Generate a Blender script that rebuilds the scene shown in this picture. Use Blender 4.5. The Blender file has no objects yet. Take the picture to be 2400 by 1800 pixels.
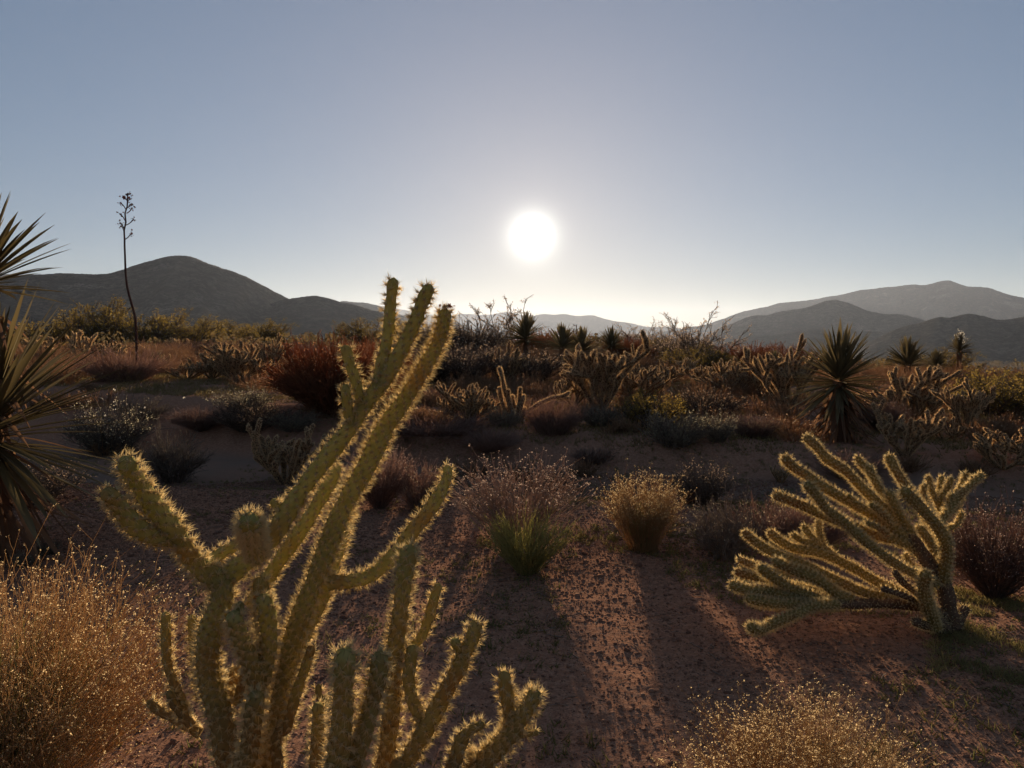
import bpy, math, random
import numpy as np
R = math.radians
sc = bpy.context.scene
COL = sc.collection

# ------------------------------------------------------------------ camera, sky, sun, exposure
CAMZ = 1.5
F = 1813.0                       # focal length in photo pixels (2400 wide)
PITCH = R(3.47)
cam = bpy.data.cameras.new('camera')
cam.sensor_width = 36.0
cam.lens = 36.0 * F / 2400.0
cam.clip_start = 0.05
cam.clip_end = 40000
camo = bpy.data.objects.new('camera', cam)
COL.objects.link(camo)
camo.location = (0, 0, CAMZ)
camo.rotation_euler = (math.pi / 2 - PITCH, 0, 0)
sc.camera = camo

SUN_EL, SUN_AZ = R(7.39), R(1.5)     # azimuth measured from +Y towards +X
SUND = (math.sin(SUN_AZ) * math.cos(SUN_EL), math.cos(SUN_AZ) * math.cos(SUN_EL), math.sin(SUN_EL))

w = bpy.data.worlds.new('World')
sc.world = w
w.use_nodes = True
nt = w.node_tree
nt.nodes.clear()
def N(t, kind, **kw):
    n = t.nodes.new(kind)
    for k, v in kw.items():
        setattr(n, k, v)
    return n
sky = N(nt, 'ShaderNodeTexSky')
sky.sky_type = 'NISHITA'
sky.sun_disc = False
sky.sun_elevation = SUN_EL
sky.sun_rotation = SUN_AZ
sky.altitude = 700
sky.air_density = 1.0
sky.dust_density = 0.15
sky.ozone_density = 2.0
hs = N(nt, 'ShaderNodeHueSaturation')
hs.inputs['Saturation'].default_value = 0.95
nt.links.new(sky.outputs[0], hs.inputs['Color'])
lv = N(nt, 'ShaderNodeVectorMath', operation='MULTIPLY')      # sky level and tint
nt.links.new(hs.outputs[0], lv.inputs[0]); lv.inputs[1].default_value = (0.059, 0.073, 0.106)
gm = N(nt, 'ShaderNodeGamma'); gm.inputs[1].default_value = 0.55  # softer step from zenith to horizon
nt.links.new(lv.outputs[0], gm.inputs[0])
bg = N(nt, 'ShaderNodeBackground')
bg.inputs[1].default_value = 0.255
nt.links.new(gm.outputs[0], bg.inputs[0])
# the glare of the sun itself: part of the sky, by angle from the sun direction
tc = N(nt, 'ShaderNodeTexCoord')
dot = N(nt, 'ShaderNodeVectorMath', operation='DOT_PRODUCT')
nt.links.new(tc.outputs['Generated'], dot.inputs[0])
dot.inputs[1].default_value = SUND
cl = N(nt, 'ShaderNodeMath', operation='MINIMUM')
nt.links.new(dot.outputs['Value'], cl.inputs[0]); cl.inputs[1].default_value = 1.0
ac = N(nt, 'ShaderNodeMath', operation='ARCCOSINE')
nt.links.new(cl.outputs[0], ac.inputs[0])
def lobe(sigma_deg, power, strength, col):
    d = N(nt, 'ShaderNodeMath', operation='DIVIDE'); nt.links.new(ac.outputs[0], d.inputs[0]); d.inputs[1].default_value = R(sigma_deg)
    p = N(nt, 'ShaderNodeMath', operation='POWER'); nt.links.new(d.outputs[0], p.inputs[0]); p.inputs[1].default_value = power
    m = N(nt, 'ShaderNodeMath', operation='MULTIPLY'); nt.links.new(p.outputs[0], m.inputs[0]); m.inputs[1].default_value = -1
    e = N(nt, 'ShaderNodeMath', operation='EXPONENT'); nt.links.new(m.outputs[0], e.inputs[0])
    s = N(nt, 'ShaderNodeMath', operation='MULTIPLY'); nt.links.new(e.outputs[0], s.inputs[0]); s.inputs[1].default_value = strength
    b = N(nt, 'ShaderNodeBackground'); b.inputs[0].default_value = (*col, 1); nt.links.new(s.outputs[0], b.inputs[1])
    return b
prev = bg
for args in ((0.40, 0.88, 5.5, (1.0, 0.96, 0.86)), (3.4, 1.0, 0.075, (1.0, 0.80, 0.55)), (12.0, 1.4, 0.06, (1.0, 0.62, 0.27)), (26.0, 1.7, 0.03, (1.0, 0.66, 0.46))):
    b = lobe(*args)
    a = N(nt, 'ShaderNodeAddShader')
    nt.links.new(prev.outputs[0], a.inputs[0]); nt.links.new(b.outputs[0], a.inputs[1])
    prev = a
wo = N(nt, 'ShaderNodeOutputWorld')
nt.links.new(prev.outputs[0], wo.inputs['Surface'])

sl = bpy.data.lights.new('sun', 'SUN')
sl.energy = 4.8
sl.angle = R(0.53)
sl.color = (1.0, 0.80, 0.56)
so = bpy.data.objects.new('sun', sl)
COL.objects.link(so)
from mathutils import Vector
so.rotation_euler = Vector(SUND).to_track_quat('Z', 'Y').to_euler()

sc.view_settings.view_transform = 'Standard'
sc.view_settings.look = 'None'
sc.view_settings.exposure = 1.12
sc.view_settings.gamma = 1.0
sc.render.engine = 'CYCLES'
sc.cycles.max_bounces = 6
sc.cycles.diffuse_bounces = 3
sc.cycles.transmission_bounces = 4
sc.cycles.volume_bounces = 0
sc.cycles.transparent_max_bounces = 8
sc.cycles.use_denoising = True

# ------------------------------------------------------------------ helpers
CP, SP = math.cos(PITCH), math.sin(PITCH)
def ray(px, py):
    dx, dy = (px - 1200) / F, (900 - py) / F
    return np.array([dx, CP + dy * SP, -SP + dy * CP])
def at(px, py, Y):
    d = ray(px, py)
    return np.array([0, 0, CAMZ]) + d * (Y / d[1])

def vnoise(x, y, seed=0):
    x = np.asarray(x, float); y = np.asarray(y, float)
    xi = np.floor(x).astype(np.int64); yi = np.floor(y).astype(np.int64)
    fx = x - xi; fy = y - yi
    fx = fx * fx * (3 - 2 * fx); fy = fy * fy * (3 - 2 * fy)
    def h(a, b):
        k = (a * 374761393 + b * 668265263 + seed * 1442695041) & 0xffffffff
        k = ((k ^ (k >> 13)) * 1274126177) & 0xffffffff
        k = ((k ^ (k >> 16)) * 2246822519) & 0xffffffff
        return ((k ^ (k >> 15)) & 0xffffff) / float(0xffffff)
    a = h(xi, yi) * (1 - fx) + h(xi + 1, yi) * fx
    b = h(xi, yi + 1) * (1 - fx) + h(xi + 1, yi + 1) * fx
    return a * (1 - fy) + b * fy
def fbm(x, y, oct=4, seed=0):
    s = 0; a = 0.5; t = 0
    for i in range(oct):
        s = s + a * vnoise(x * 2 ** i + 17.3 * i, y * 2 ** i - 9.1 * i, seed + i); t += a; a *= 0.5
    return s / t - 0.5
def sst(a, b, x):
    t = np.clip((x - a) / (b - a), 0, 1)
    return t * t * (3 - 2 * t)

# the ground: a gravel flat, a sandy wash beyond it, and a low cut bank rising to a scrub terrace
def edges(x):
    et = np.interp(x, [-12, -8, -5.4, -3, -1, 0.5, 3, 5, 9], [16.5, 15.2, 14, 12.2, 11.2, 10.8, 10.0, 9.7, 9.6])
    eb = np.interp(x, [-12, -6, -3, 0, 3, 6], [12.2, 11.3, 10.5, 9.6, 8.9, 8.5])
    en = np.interp(x, [-12, -6, 0, 3, 6], [9.0, 8.4, 7.5, 7.1, 6.8])
    zt = np.interp(x, [-8, -4, 0, 8], [0.5, 0.38, 0.15, 0.12])
    return et, eb, en, zt
def terr(x, y, fine=False):
    x = np.asarray(x, float); y = np.asarray(y, float)
    et, eb, en, zt = edges(x)
    wob = 0.7 * fbm(x * 0.45, y * 0.1 + 3, 3, 5)
    r = np.hypot(x, y)
    wash = sst(en - 0.6, en + 0.5, y + wob)
    bank = sst(eb, et, y + wob * 1.3)
    bank = bank ** 0.75
    z = -0.2 * wash * (1 - bank) + zt * bank
    z = z - 4 * bank * (1 - bank) * np.abs(fbm(x * 2.2 + 0.4 * y, y * 0.7, 4, 15)) * 0.22     # rills in the cut bank
    yy = np.clip(y, 0, None)
    z = z + 0.011 * np.clip(yy - 14, 0, 55) - np.minimum(0.032 * np.clip(r - 85, 0, None), 36)
    far = sst(12, 25, r)
    z = z - np.minimum(0.055 * np.clip(r - 26, 0, None), 9) * sst(9, 16, np.degrees(np.arctan2(x, np.maximum(yy, 0.1)))) * (1 - sst(250, 700, r))   # the plain drops away on the right
    z = z + 0.10 * fbm(x * 0.4, y * 0.4, 3, 21) + far * 0.5 * fbm(x * 0.08, y * 0.08, 3, 31) * (1 - sst(300, 900, r))
    near = 1 - sst(12, 30, r)
    z = z + near * 0.035 * fbm(x * 2.3, y * 2.3, 3, 41)
    if fine:
        n2 = (1 - sst(8, 14, r)) * (1 - 0.8 * wash * (1 - bank))
        g = fbm(x * 5, y * 5, 3, 51) * 0.008 + np.abs(fbm(x * 34, y * 34, 3, 61)) * 0.0045
        g2 = np.clip(vnoise(x * 50, y * 50, 71) - 0.62, 0, 1) * 0.007
        z = z + n2 * (g + g2)
    return z
def ground(px, py):
    d = ray(px, py)
    t = np.geomspace(1.0, 400, 6000)
    P = np.array([0, 0, CAMZ])[None] + d[None] * t[:, None]
    z = terr(P[:, 0], P[:, 1])
    k = np.argmax(P[:, 2] < z)
    p = P[k].copy(); p[2] = z[k]
    return p
def onground(px, Y):
    x = (px - 1200) / F * Y * (1.0)
    return np.array([x, Y, float(terr(x, Y))])

# ---- materials
def new_mat(name):
    m = bpy.data.materials.new(name); m.use_nodes = True
    t = m.node_tree; t.nodes.clear()
    return m, t, N(t, 'ShaderNodeOutputMaterial')
def mixc(t, fac, a, b):
    m = N(t, 'ShaderNodeMix', data_type='RGBA')
    if isinstance(fac, (int, float)): m.inputs[0].default_value = fac
    else: t.links.new(fac, m.inputs[0])
    for i, c in ((6, a), (7, b)):
        if isinstance(c, tuple): m.inputs[i].default_value = (*c, 1)
        else: t.links.new(c, m.inputs[i])
    return m.outputs[2]
def veg(name, c1, c2, trans=0.35, ctrans=None, objvar=0.25, gloss=0.0):
    m, t, out = new_mat(name)
    geo = N(t, 'ShaderNodeNewGeometry')
    oi = N(t, 'ShaderNodeObjectInfo')
    col = mixc(t, geo.outputs['Random Per Island'], c1, c2)
    hs = N(t, 'ShaderNodeHueSaturation')
    mr = N(t, 'ShaderNodeMapRange'); t.links.new(oi.outputs['Random'], mr.inputs[0])
    mr.inputs[3].default_value = 1 - objvar; mr.inputs[4].default_value = 1 + objvar
    t.links.new(mr.outputs[0], hs.inputs['Value']); t.links.new(col, hs.inputs['Color'])
    col = hs.outputs[0]
    d = N(t, 'ShaderNodeBsdfDiffuse'); t.links.new(col, d.inputs[0])
    tr = N(t, 'ShaderNodeBsdfTranslucent')
    if ctrans: tr.inputs[0].default_value = (*ctrans, 1)
    else: t.links.new(col, tr.inputs[0])
    mx = N(t, 'ShaderNodeMixShader'); mx.inputs[0].default_value = trans
    t.links.new(d.outputs[0], mx.inputs[1]); t.links.new(tr.outputs[0], mx.inputs[2])
    sh = mx.outputs[0]
    if gloss:
        g = N(t, 'ShaderNodeBsdfGlossy'); g.inputs['Roughness'].default_value = 0.45
        g.inputs[0].default_value = (0.9, 0.85, 0.75, 1)
        m2 = N(t, 'ShaderNodeMixShader'); m2.inputs[0].default_value = gloss
        t.links.new(sh, m2.inputs[1]); t.links.new(g.outputs[0], m2.inputs[2]); sh = m2.outputs[0]
    t.links.new(sh, out.inputs['Surface'])
    return m
def flesh(name, c1, c2, c3, trans, scale=30, woody=None):
    """cactus skin: dark areole dots and mottling over green-yellow flesh that lets some light through"""
    m, t, out = new_mat(name)
    tc = N(t, 'ShaderNodeTexCoord')
    n1 = N(t, 'ShaderNodeTexNoise'); n1.inputs['Scale'].default_value = scale; n1.inputs['Detail'].default_value = 5
    t.links.new(tc.outputs['Object'], n1.inputs['Vector'])
    n2 = N(t, 'ShaderNodeTexNoise'); n2.inputs['Scale'].default_value = scale * 0.22; n2.inputs['Detail'].default_value = 3
    t.links.new(tc.outputs['Object'], n2.inputs['Vector'])
    r1 = N(t, 'ShaderNodeMapRange'); t.links.new(n1.outputs[0], r1.inputs[0]); r1.inputs[1].default_value = 0.35; r1.inputs[2].default_value = 0.65
    r2 = N(t, 'ShaderNodeMapRange'); t.links.new(n2.outputs[0], r2.inputs[0]); r2.inputs[1].default_value = 0.52; r2.inputs[2].default_value = 0.72
    col = mixc(t, r1.outputs[0], c1, c2)
    col = mixc(t, r2.outputs[0], col, c3)
    if woody:      # old brown corky skin on the lowest stems
        sx = N(t, 'ShaderNodeSeparateXYZ'); t.links.new(tc.outputs['Object'], sx.inputs[0])
        mz = N(t, 'ShaderNodeMath', operation='MULTIPLY_ADD'); t.links.new(n2.outputs[0], mz.inputs[0]); mz.inputs[1].default_value = -0.55; t.links.new(sx.outputs[2], mz.inputs[2])
        rz = N(t, 'ShaderNodeMapRange'); t.links.new(mz.outputs[0], rz.inputs[0]); rz.inputs[1].default_value = woody - 0.12; rz.inputs[2].default_value = woody + 0.22; rz.inputs[3].default_value = 0.75; rz.inputs[4].default_value = 0.0
        col = mixc(t, rz.outputs[0], col, (0.21, 0.115, 0.05))
    at_ = N(t, 'ShaderNodeAttribute'); at_.attribute_name = 'areole'
    col = mixc(t, at_.outputs['Fac'], col, (0.05, 0.032, 0.015))
    d = N(t, 'ShaderNodeBsdfDiffuse'); t.links.new(col, d.inputs[0])
    tr = N(t, 'ShaderNodeBsdfTranslucent'); t.links.new(col, tr.inputs[0])
    mx = N(t, 'ShaderNodeMixShader'); mx.inputs[0].default_value = trans
    t.links.new(d.outputs[0], mx.inputs[1]); t.links.new(tr.outputs[0], mx.inputs[2])
    t.links.new(mx.outputs[0], out.inputs['Surface'])
    return m

M = {}
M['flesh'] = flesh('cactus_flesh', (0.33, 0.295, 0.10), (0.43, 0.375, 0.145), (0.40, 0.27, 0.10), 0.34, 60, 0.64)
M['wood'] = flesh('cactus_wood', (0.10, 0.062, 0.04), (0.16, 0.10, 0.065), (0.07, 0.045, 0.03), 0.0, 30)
M['flesh_mid'] = flesh('cactus_flesh_mid', (0.25, 0.175, 0.055), (0.33, 0.235, 0.08), (0.27, 0.14, 0.055), 0.24, 22)  # yellow-brown flesh of the sprawling cholla on the right
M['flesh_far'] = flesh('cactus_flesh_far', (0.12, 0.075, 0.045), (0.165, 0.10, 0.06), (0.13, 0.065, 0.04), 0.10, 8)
M['spine'] = veg('cactus_spine', (0.95, 0.83, 0.56), (0.84, 0.66, 0.36), 0.68, None, 0.03)
M['spine_far'] = veg('cactus_spine_far', (0.97, 0.80, 0.56), (0.88, 0.66, 0.42), 0.8, None, 0.03)
M['bud'] = veg('dried_bud', (0.22, 0.09, 0.05), (0.12, 0.05, 0.03), 0.3)
M['straw'] = veg('dry_stalk_gold', (0.57, 0.375, 0.19), (0.44, 0.27, 0.13), 0.55)
M['head'] = veg('dry_flower_head', (0.74, 0.56, 0.31), (0.57, 0.40, 0.20), 0.52)
M['straw_grey'] = veg('dry_stalk_grey', (0.44, 0.32, 0.25), (0.30, 0.21, 0.17), 0.5)
M['greenstem'] = veg('green_broom_stem', (0.33, 0.305, 0.12), (0.46, 0.40, 0.175), 0.62)
M['purple'] = veg('dry_stalk_mauve', (0.42, 0.28, 0.22), (0.28, 0.18, 0.145), 0.6)
M['greyleaf'] = veg('grey_green_leaf', (0.44, 0.38, 0.25), (0.30, 0.26, 0.17), 0.6)
M['greytwig'] = veg('grey_twig', (0.30, 0.23, 0.175), (0.18, 0.14, 0.11), 0.3)
M['redtwig'] = veg('red_brown_twig', (0.34, 0.145, 0.07), (0.22, 0.09, 0.048), 0.6)
M['olive'] = veg('creosote_leaf', (0.32, 0.215, 0.05), (0.22, 0.15, 0.038), 0.62)
M['darkleaf'] = veg('dark_leaf', (0.34, 0.235, 0.16), (0.23, 0.16, 0.115), 0.58)
M['bark'] = veg('twig_bark', (0.16, 0.115, 0.085), (0.10, 0.075, 0.058), 0.1)
M['yucca'] = veg('yucca_blade', (0.15, 0.112, 0.048), (0.10, 0.072, 0.034), 0.35, None, 0.15, 0.05)
M['yucca_dead'] = veg('yucca_dead_blade', (0.26, 0.14, 0.075), (0.14, 0.075, 0.045), 0.35, None, 0.15)
M['stalk'] = veg('agave_stalk_bark', (0.09, 0.045, 0.035), (0.06, 0.03, 0.025), 0.0)
M['pod'] = veg('agave_pod', (0.12, 0.04, 0.035), (0.07, 0.03, 0.025), 0.1)
M['white'] = veg('white_petal', (0.66, 0.60, 0.50), (0.52, 0.46, 0.38), 0.5)
M['drygrass'] = veg('dry_grass', (0.42, 0.32, 0.14), (0.28, 0.19, 0.08), 0.5)
M['weed'] = veg('green_weed', (0.22, 0.21, 0.07), (0.32, 0.24, 0.10), 0.5)
M['grass'] = veg('green_grass', (0.30, 0.26, 0.10), (0.44, 0.34, 0.15), 0.55)
M['scrub'] = veg('distant_scrub', (0.15, 0.10, 0.042), (0.09, 0.066, 0.035), 0.4)
M['brush'] = veg('low_brush', (0.46, 0.29, 0.17), (0.33, 0.20, 0.12), 0.62)
M['stone'] = veg('pebble', (0.36, 0.205, 0.135), (0.16, 0.08, 0.054), 0.0)

def ground_mat():
    m, t, out = new_mat('desert_soil')
    tc = N(t, 'ShaderNodeTexCoord')
    def noise(s, d=6, r=0.6):
        n = N(t, 'ShaderNodeTexNoise'); n.inputs['Scale'].default_value = s; n.inputs['Detail'].default_value = d; n.inputs['Roughness'].default_value = r
        t.links.new(tc.outputs['Object'], n.inputs['Vector']); return n
    a = noise(0.9, 5); b = noise(28, 4, 0.7); c = noise(120, 2)
    col = mixc(t, a.outputs[0], (0.32, 0.160, 0.095), (0.23, 0.112, 0.068))
    mr = N(t, 'ShaderNodeMapRange'); t.links.new(b.outputs[0], mr.inputs[0]); mr.inputs[1].default_value = 0.42; mr.inputs[2].default_value = 0.62
    col = mixc(t, mr.outputs[0], col, (0.38, 0.205, 0.128))
    mr2 = N(t, 'ShaderNodeMapRange'); t.links.new(c.outputs[0], mr2.inputs[0]); mr2.inputs[1].default_value = 0.5; mr2.inputs[2].default_value = 0.75
    col = mixc(t, mr2.outputs[0], col, (0.13, 0.064, 0.042))
    at_ = N(t, 'ShaderNodeAttribute'); at_.attribute_name = 'sand'
    col2 = mixc(t, b.outputs[0], (0.24, 0.160, 0.115), (0.18, 0.118, 0.085))
    ps = N(t, 'ShaderNodeMath', operation='MULTIPLY', use_clamp=True); t.links.new(at_.outputs['Fac'], ps.inputs[0]); ps.inputs[1].default_value = 1.0
    col = mixc(t, ps.outputs[0], col, col2)
    ng = N(t, 'ShaderNodeMath', operation='MULTIPLY', use_clamp=True); t.links.new(at_.outputs['Fac'], ng.inputs[0]); ng.inputs[1].default_value = -1.0
    col = mixc(t, ng.outputs[0], col, (0.085, 0.062, 0.04))      # the far plain under its mat of scrub
    bs = N(t, 'ShaderNodeBsdfPrincipled'); bs.inputs['Roughness'].default_value = 0.95
    bs.inputs['Specular IOR Level'].default_value = 0.0
    t.links.new(col, bs.inputs['Base Color'])
    ad = N(t, 'ShaderNodeMath', operation='ADD'); t.links.new(b.outputs[0], ad.inputs[0]); t.links.new(c.outputs[0], ad.inputs[1])
    bp = N(t, 'ShaderNodeBump'); bp.inputs['Strength'].default_value = 0.35; bp.inputs['Distance'].default_value = 0.012
    t.links.new(ad.outputs[0], bp.inputs['Height']); t.links.new(bp.outputs[0], bs.inputs['Normal'])
    t.links.new(bs.outputs[0], out.inputs['Surface'])
    return m
def hill_mat():
    m, t, out = new_mat('hill_scrub')
    tc = N(t, 'ShaderNodeTexCoord')
    def noise(s, d=4):
        n = N(t, 'ShaderNodeTexNoise'); n.inputs['Scale'].default_value = s; n.inputs['Detail'].default_value = d; n.inputs['Roughness'].default_value = 0.7
        t.links.new(tc.outputs['Object'], n.inputs['Vector']); return n
    a = noise(0.012, 5); b = noise(0.11, 4)
    mr = N(t, 'ShaderNodeMapRange'); t.links.new(b.outputs[0], mr.inputs[0]); mr.inputs[1].default_value = 0.4; mr.inputs[2].default_value = 0.6
    col = mixc(t, mr.outputs[0], (0.026, 0.024, 0.021), (0.062, 0.053, 0.046))
    mr = N(t, 'ShaderNodeMapRange'); t.links.new(a.outputs[0], mr.inputs[0]); mr.inputs[1].default_value = 0.56; mr.inputs[2].default_value = 0.70
    col = mixc(t, mr.outputs[0], col, (0.12, 0.105, 0.095))
    c = noise(0.33, 2)
    mr = N(t, 'ShaderNodeMapRange'); t.links.new(c.outputs[0], mr.inputs[0]); mr.inputs[1].default_value = 0.50; mr.inputs[2].default_value = 0.58
    col = mixc(t, mr.outputs[0], col, (0.022, 0.020, 0.016))
    d = N(t, 'ShaderNodeBsdfDiffuse'); t.links.new(col, d.inputs[0])
    bp = N(t, 'ShaderNodeBump'); bp.inputs['Strength'].default_value = 0.8; bp.inputs['Distance'].default_value = 2
    t.links.new(b.outputs[0], bp.inputs['Height']); t.links.new(bp.outputs[0], d.inputs['Normal'])
    t.links.new(d.outputs[0], out.inputs['Surface'])
    return m
M['soil'] = ground_mat()
M['hill'] = hill_mat()

# ---- meshes
class MB:
    """collects vertices and quads/triangles, then makes one mesh"""
    def __init__(self): self.v = []; self.f = []; self.n = 0; self.a = []
    def add(self, v, faces, areole=None):
        v = np.asarray(v, float).reshape(-1, 3)
        for f in faces:
            self.f.append(np.asarray(f, np.int64) + self.n)
        self.v.append(v); self.n += len(v)
        self.a.append(np.zeros(len(v)) if areole is None else areole)
        return self
    def mesh(self, name, mat, smooth=False, attr=None):
        me = bpy.data.meshes.new(name)
        v = np.concatenate(self.v)
        loops = np.concatenate([f.ravel() for f in self.f])
        tot = np.concatenate([np.full(len(f), f.shape[1]) for f in self.f])
        start = np.concatenate([[0], np.cumsum(tot)[:-1]])
        me.vertices.add(len(v)); me.vertices.foreach_set('co', v.ravel().astype(np.float32))
        me.loops.add(len(loops)); me.loops.foreach_set('vertex_index', loops.astype(np.int32))
        me.polygons.add(len(tot)); me.polygons.foreach_set('loop_start', start.astype(np.int32))
        me.polygons.foreach_set('loop_total', tot.astype(np.int32))
        if smooth: me.polygons.foreach_set('use_smooth', np.ones(len(tot), bool))
        if attr:
            at_ = me.attributes.new(attr, 'FLOAT', 'POINT')
            at_.data.foreach_set('value', np.concatenate(self.a).astype(np.float32))
        me.update(calc_edges=True); me.validate()
        me.materials.append(mat)
        return me
def unit(a): return a / np.maximum(np.linalg.norm(a, axis=-1, keepdims=True), 1e-9)

def tubes(P, Rd, sides=3, rng=None):
    """many thin tubes at once: P (m,k,3), Rd (m,k) -> verts, [quads]"""
    m, k, _ = P.shape
    T = unit(np.gradient(P, axis=1))
    ref = np.tile(np.array([0.31, 0.77, 0.55]), (m, k, 1))
    A = unit(np.cross(T, ref)); B = np.cross(T, A)
    th = np.arange(sides) * 2 * math.pi / sides
    V = P[:, :, None, :] + Rd[:, :, None, None] * (np.cos(th)[None, None, :, None] * A[:, :, None, :] + np.sin(th)[None, None, :, None] * B[:, :, None, :])
    idx = np.arange(m * k * sides).reshape(m, k, sides)
    a = idx[:, :-1, :]; b = np.roll(idx, -1, axis=2)[:, :-1, :]
    c = np.roll(idx, -1, axis=2)[:, 1:, :]; d = idx[:, 1:, :]
    q = np.stack([a, b, c, d], -1).reshape(-1, 4)
    return V.reshape(-1, 3), [q]
def spikes(P, D, L, W, rng):
    m = len(P)
    ref = rng.normal(size=(m, 3))
    A = unit(np.cross(D, ref)); B = np.cross(D, A)
    vs = []
    for t in range(3):
        th = t * 2 * math.pi / 3
        vs.append(P + (W / 2)[:, None] * (math.cos(th) * A + math.sin(th) * B))
    vs.append(P + D * L[:, None])
    V = np.stack(vs, 1).reshape(-1, 3)
    o = np.arange(m)[:, None] * 4
    f = np.concatenate([o + np.array([[0, 1, 3]]), o + np.array([[1, 2, 3]]), o + np.array([[2, 0, 3]])])
    return V, [f]
def leaves(C, size, aspect, rng, up=None):
    m = len(C)
    a = unit(rng.normal(size=(m, 3)) if up is None else up + 0.6 * rng.normal(size=(m, 3)))
    b = unit(np.cross(a, rng.normal(size=(m, 3))))
    s = np.asarray(size)
    V = np.stack([C - a * (s / 2)[:, None], C + b * (s * aspect / 2)[:, None], C + a * (s / 2)[:, None], C - b * (s * aspect / 2)[:, None]], 1)
    f = np.arange(m * 4).reshape(m, 4)
    return V.reshape(-1, 3), [f]

def catmull(P, step):
    P = np.asarray(P, float)
    Q = np.concatenate([[2 * P[0] - P[1]], P, [2 * P[-1] - P[-2]]])
    out = []
    for i in range(1, len(Q) - 2):
        n = max(2, int(np.linalg.norm((Q[i + 1] - Q[i])[:3]) / step))
        t = np.linspace(0, 1, n, endpoint=False)[:, None]
        out.append(0.5 * (2 * Q[i] + (Q[i + 1] - Q[i - 1]) * t + (2 * Q[i - 1] - 5 * Q[i] + 4 * Q[i + 1] - Q[i + 2]) * t ** 2 + (3 * Q[i] - Q[i - 1] - 3 * Q[i + 1] + Q[i + 2]) * t ** 3))
    out.append(Q[-2][None])
    return np.concatenate(out)

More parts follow.
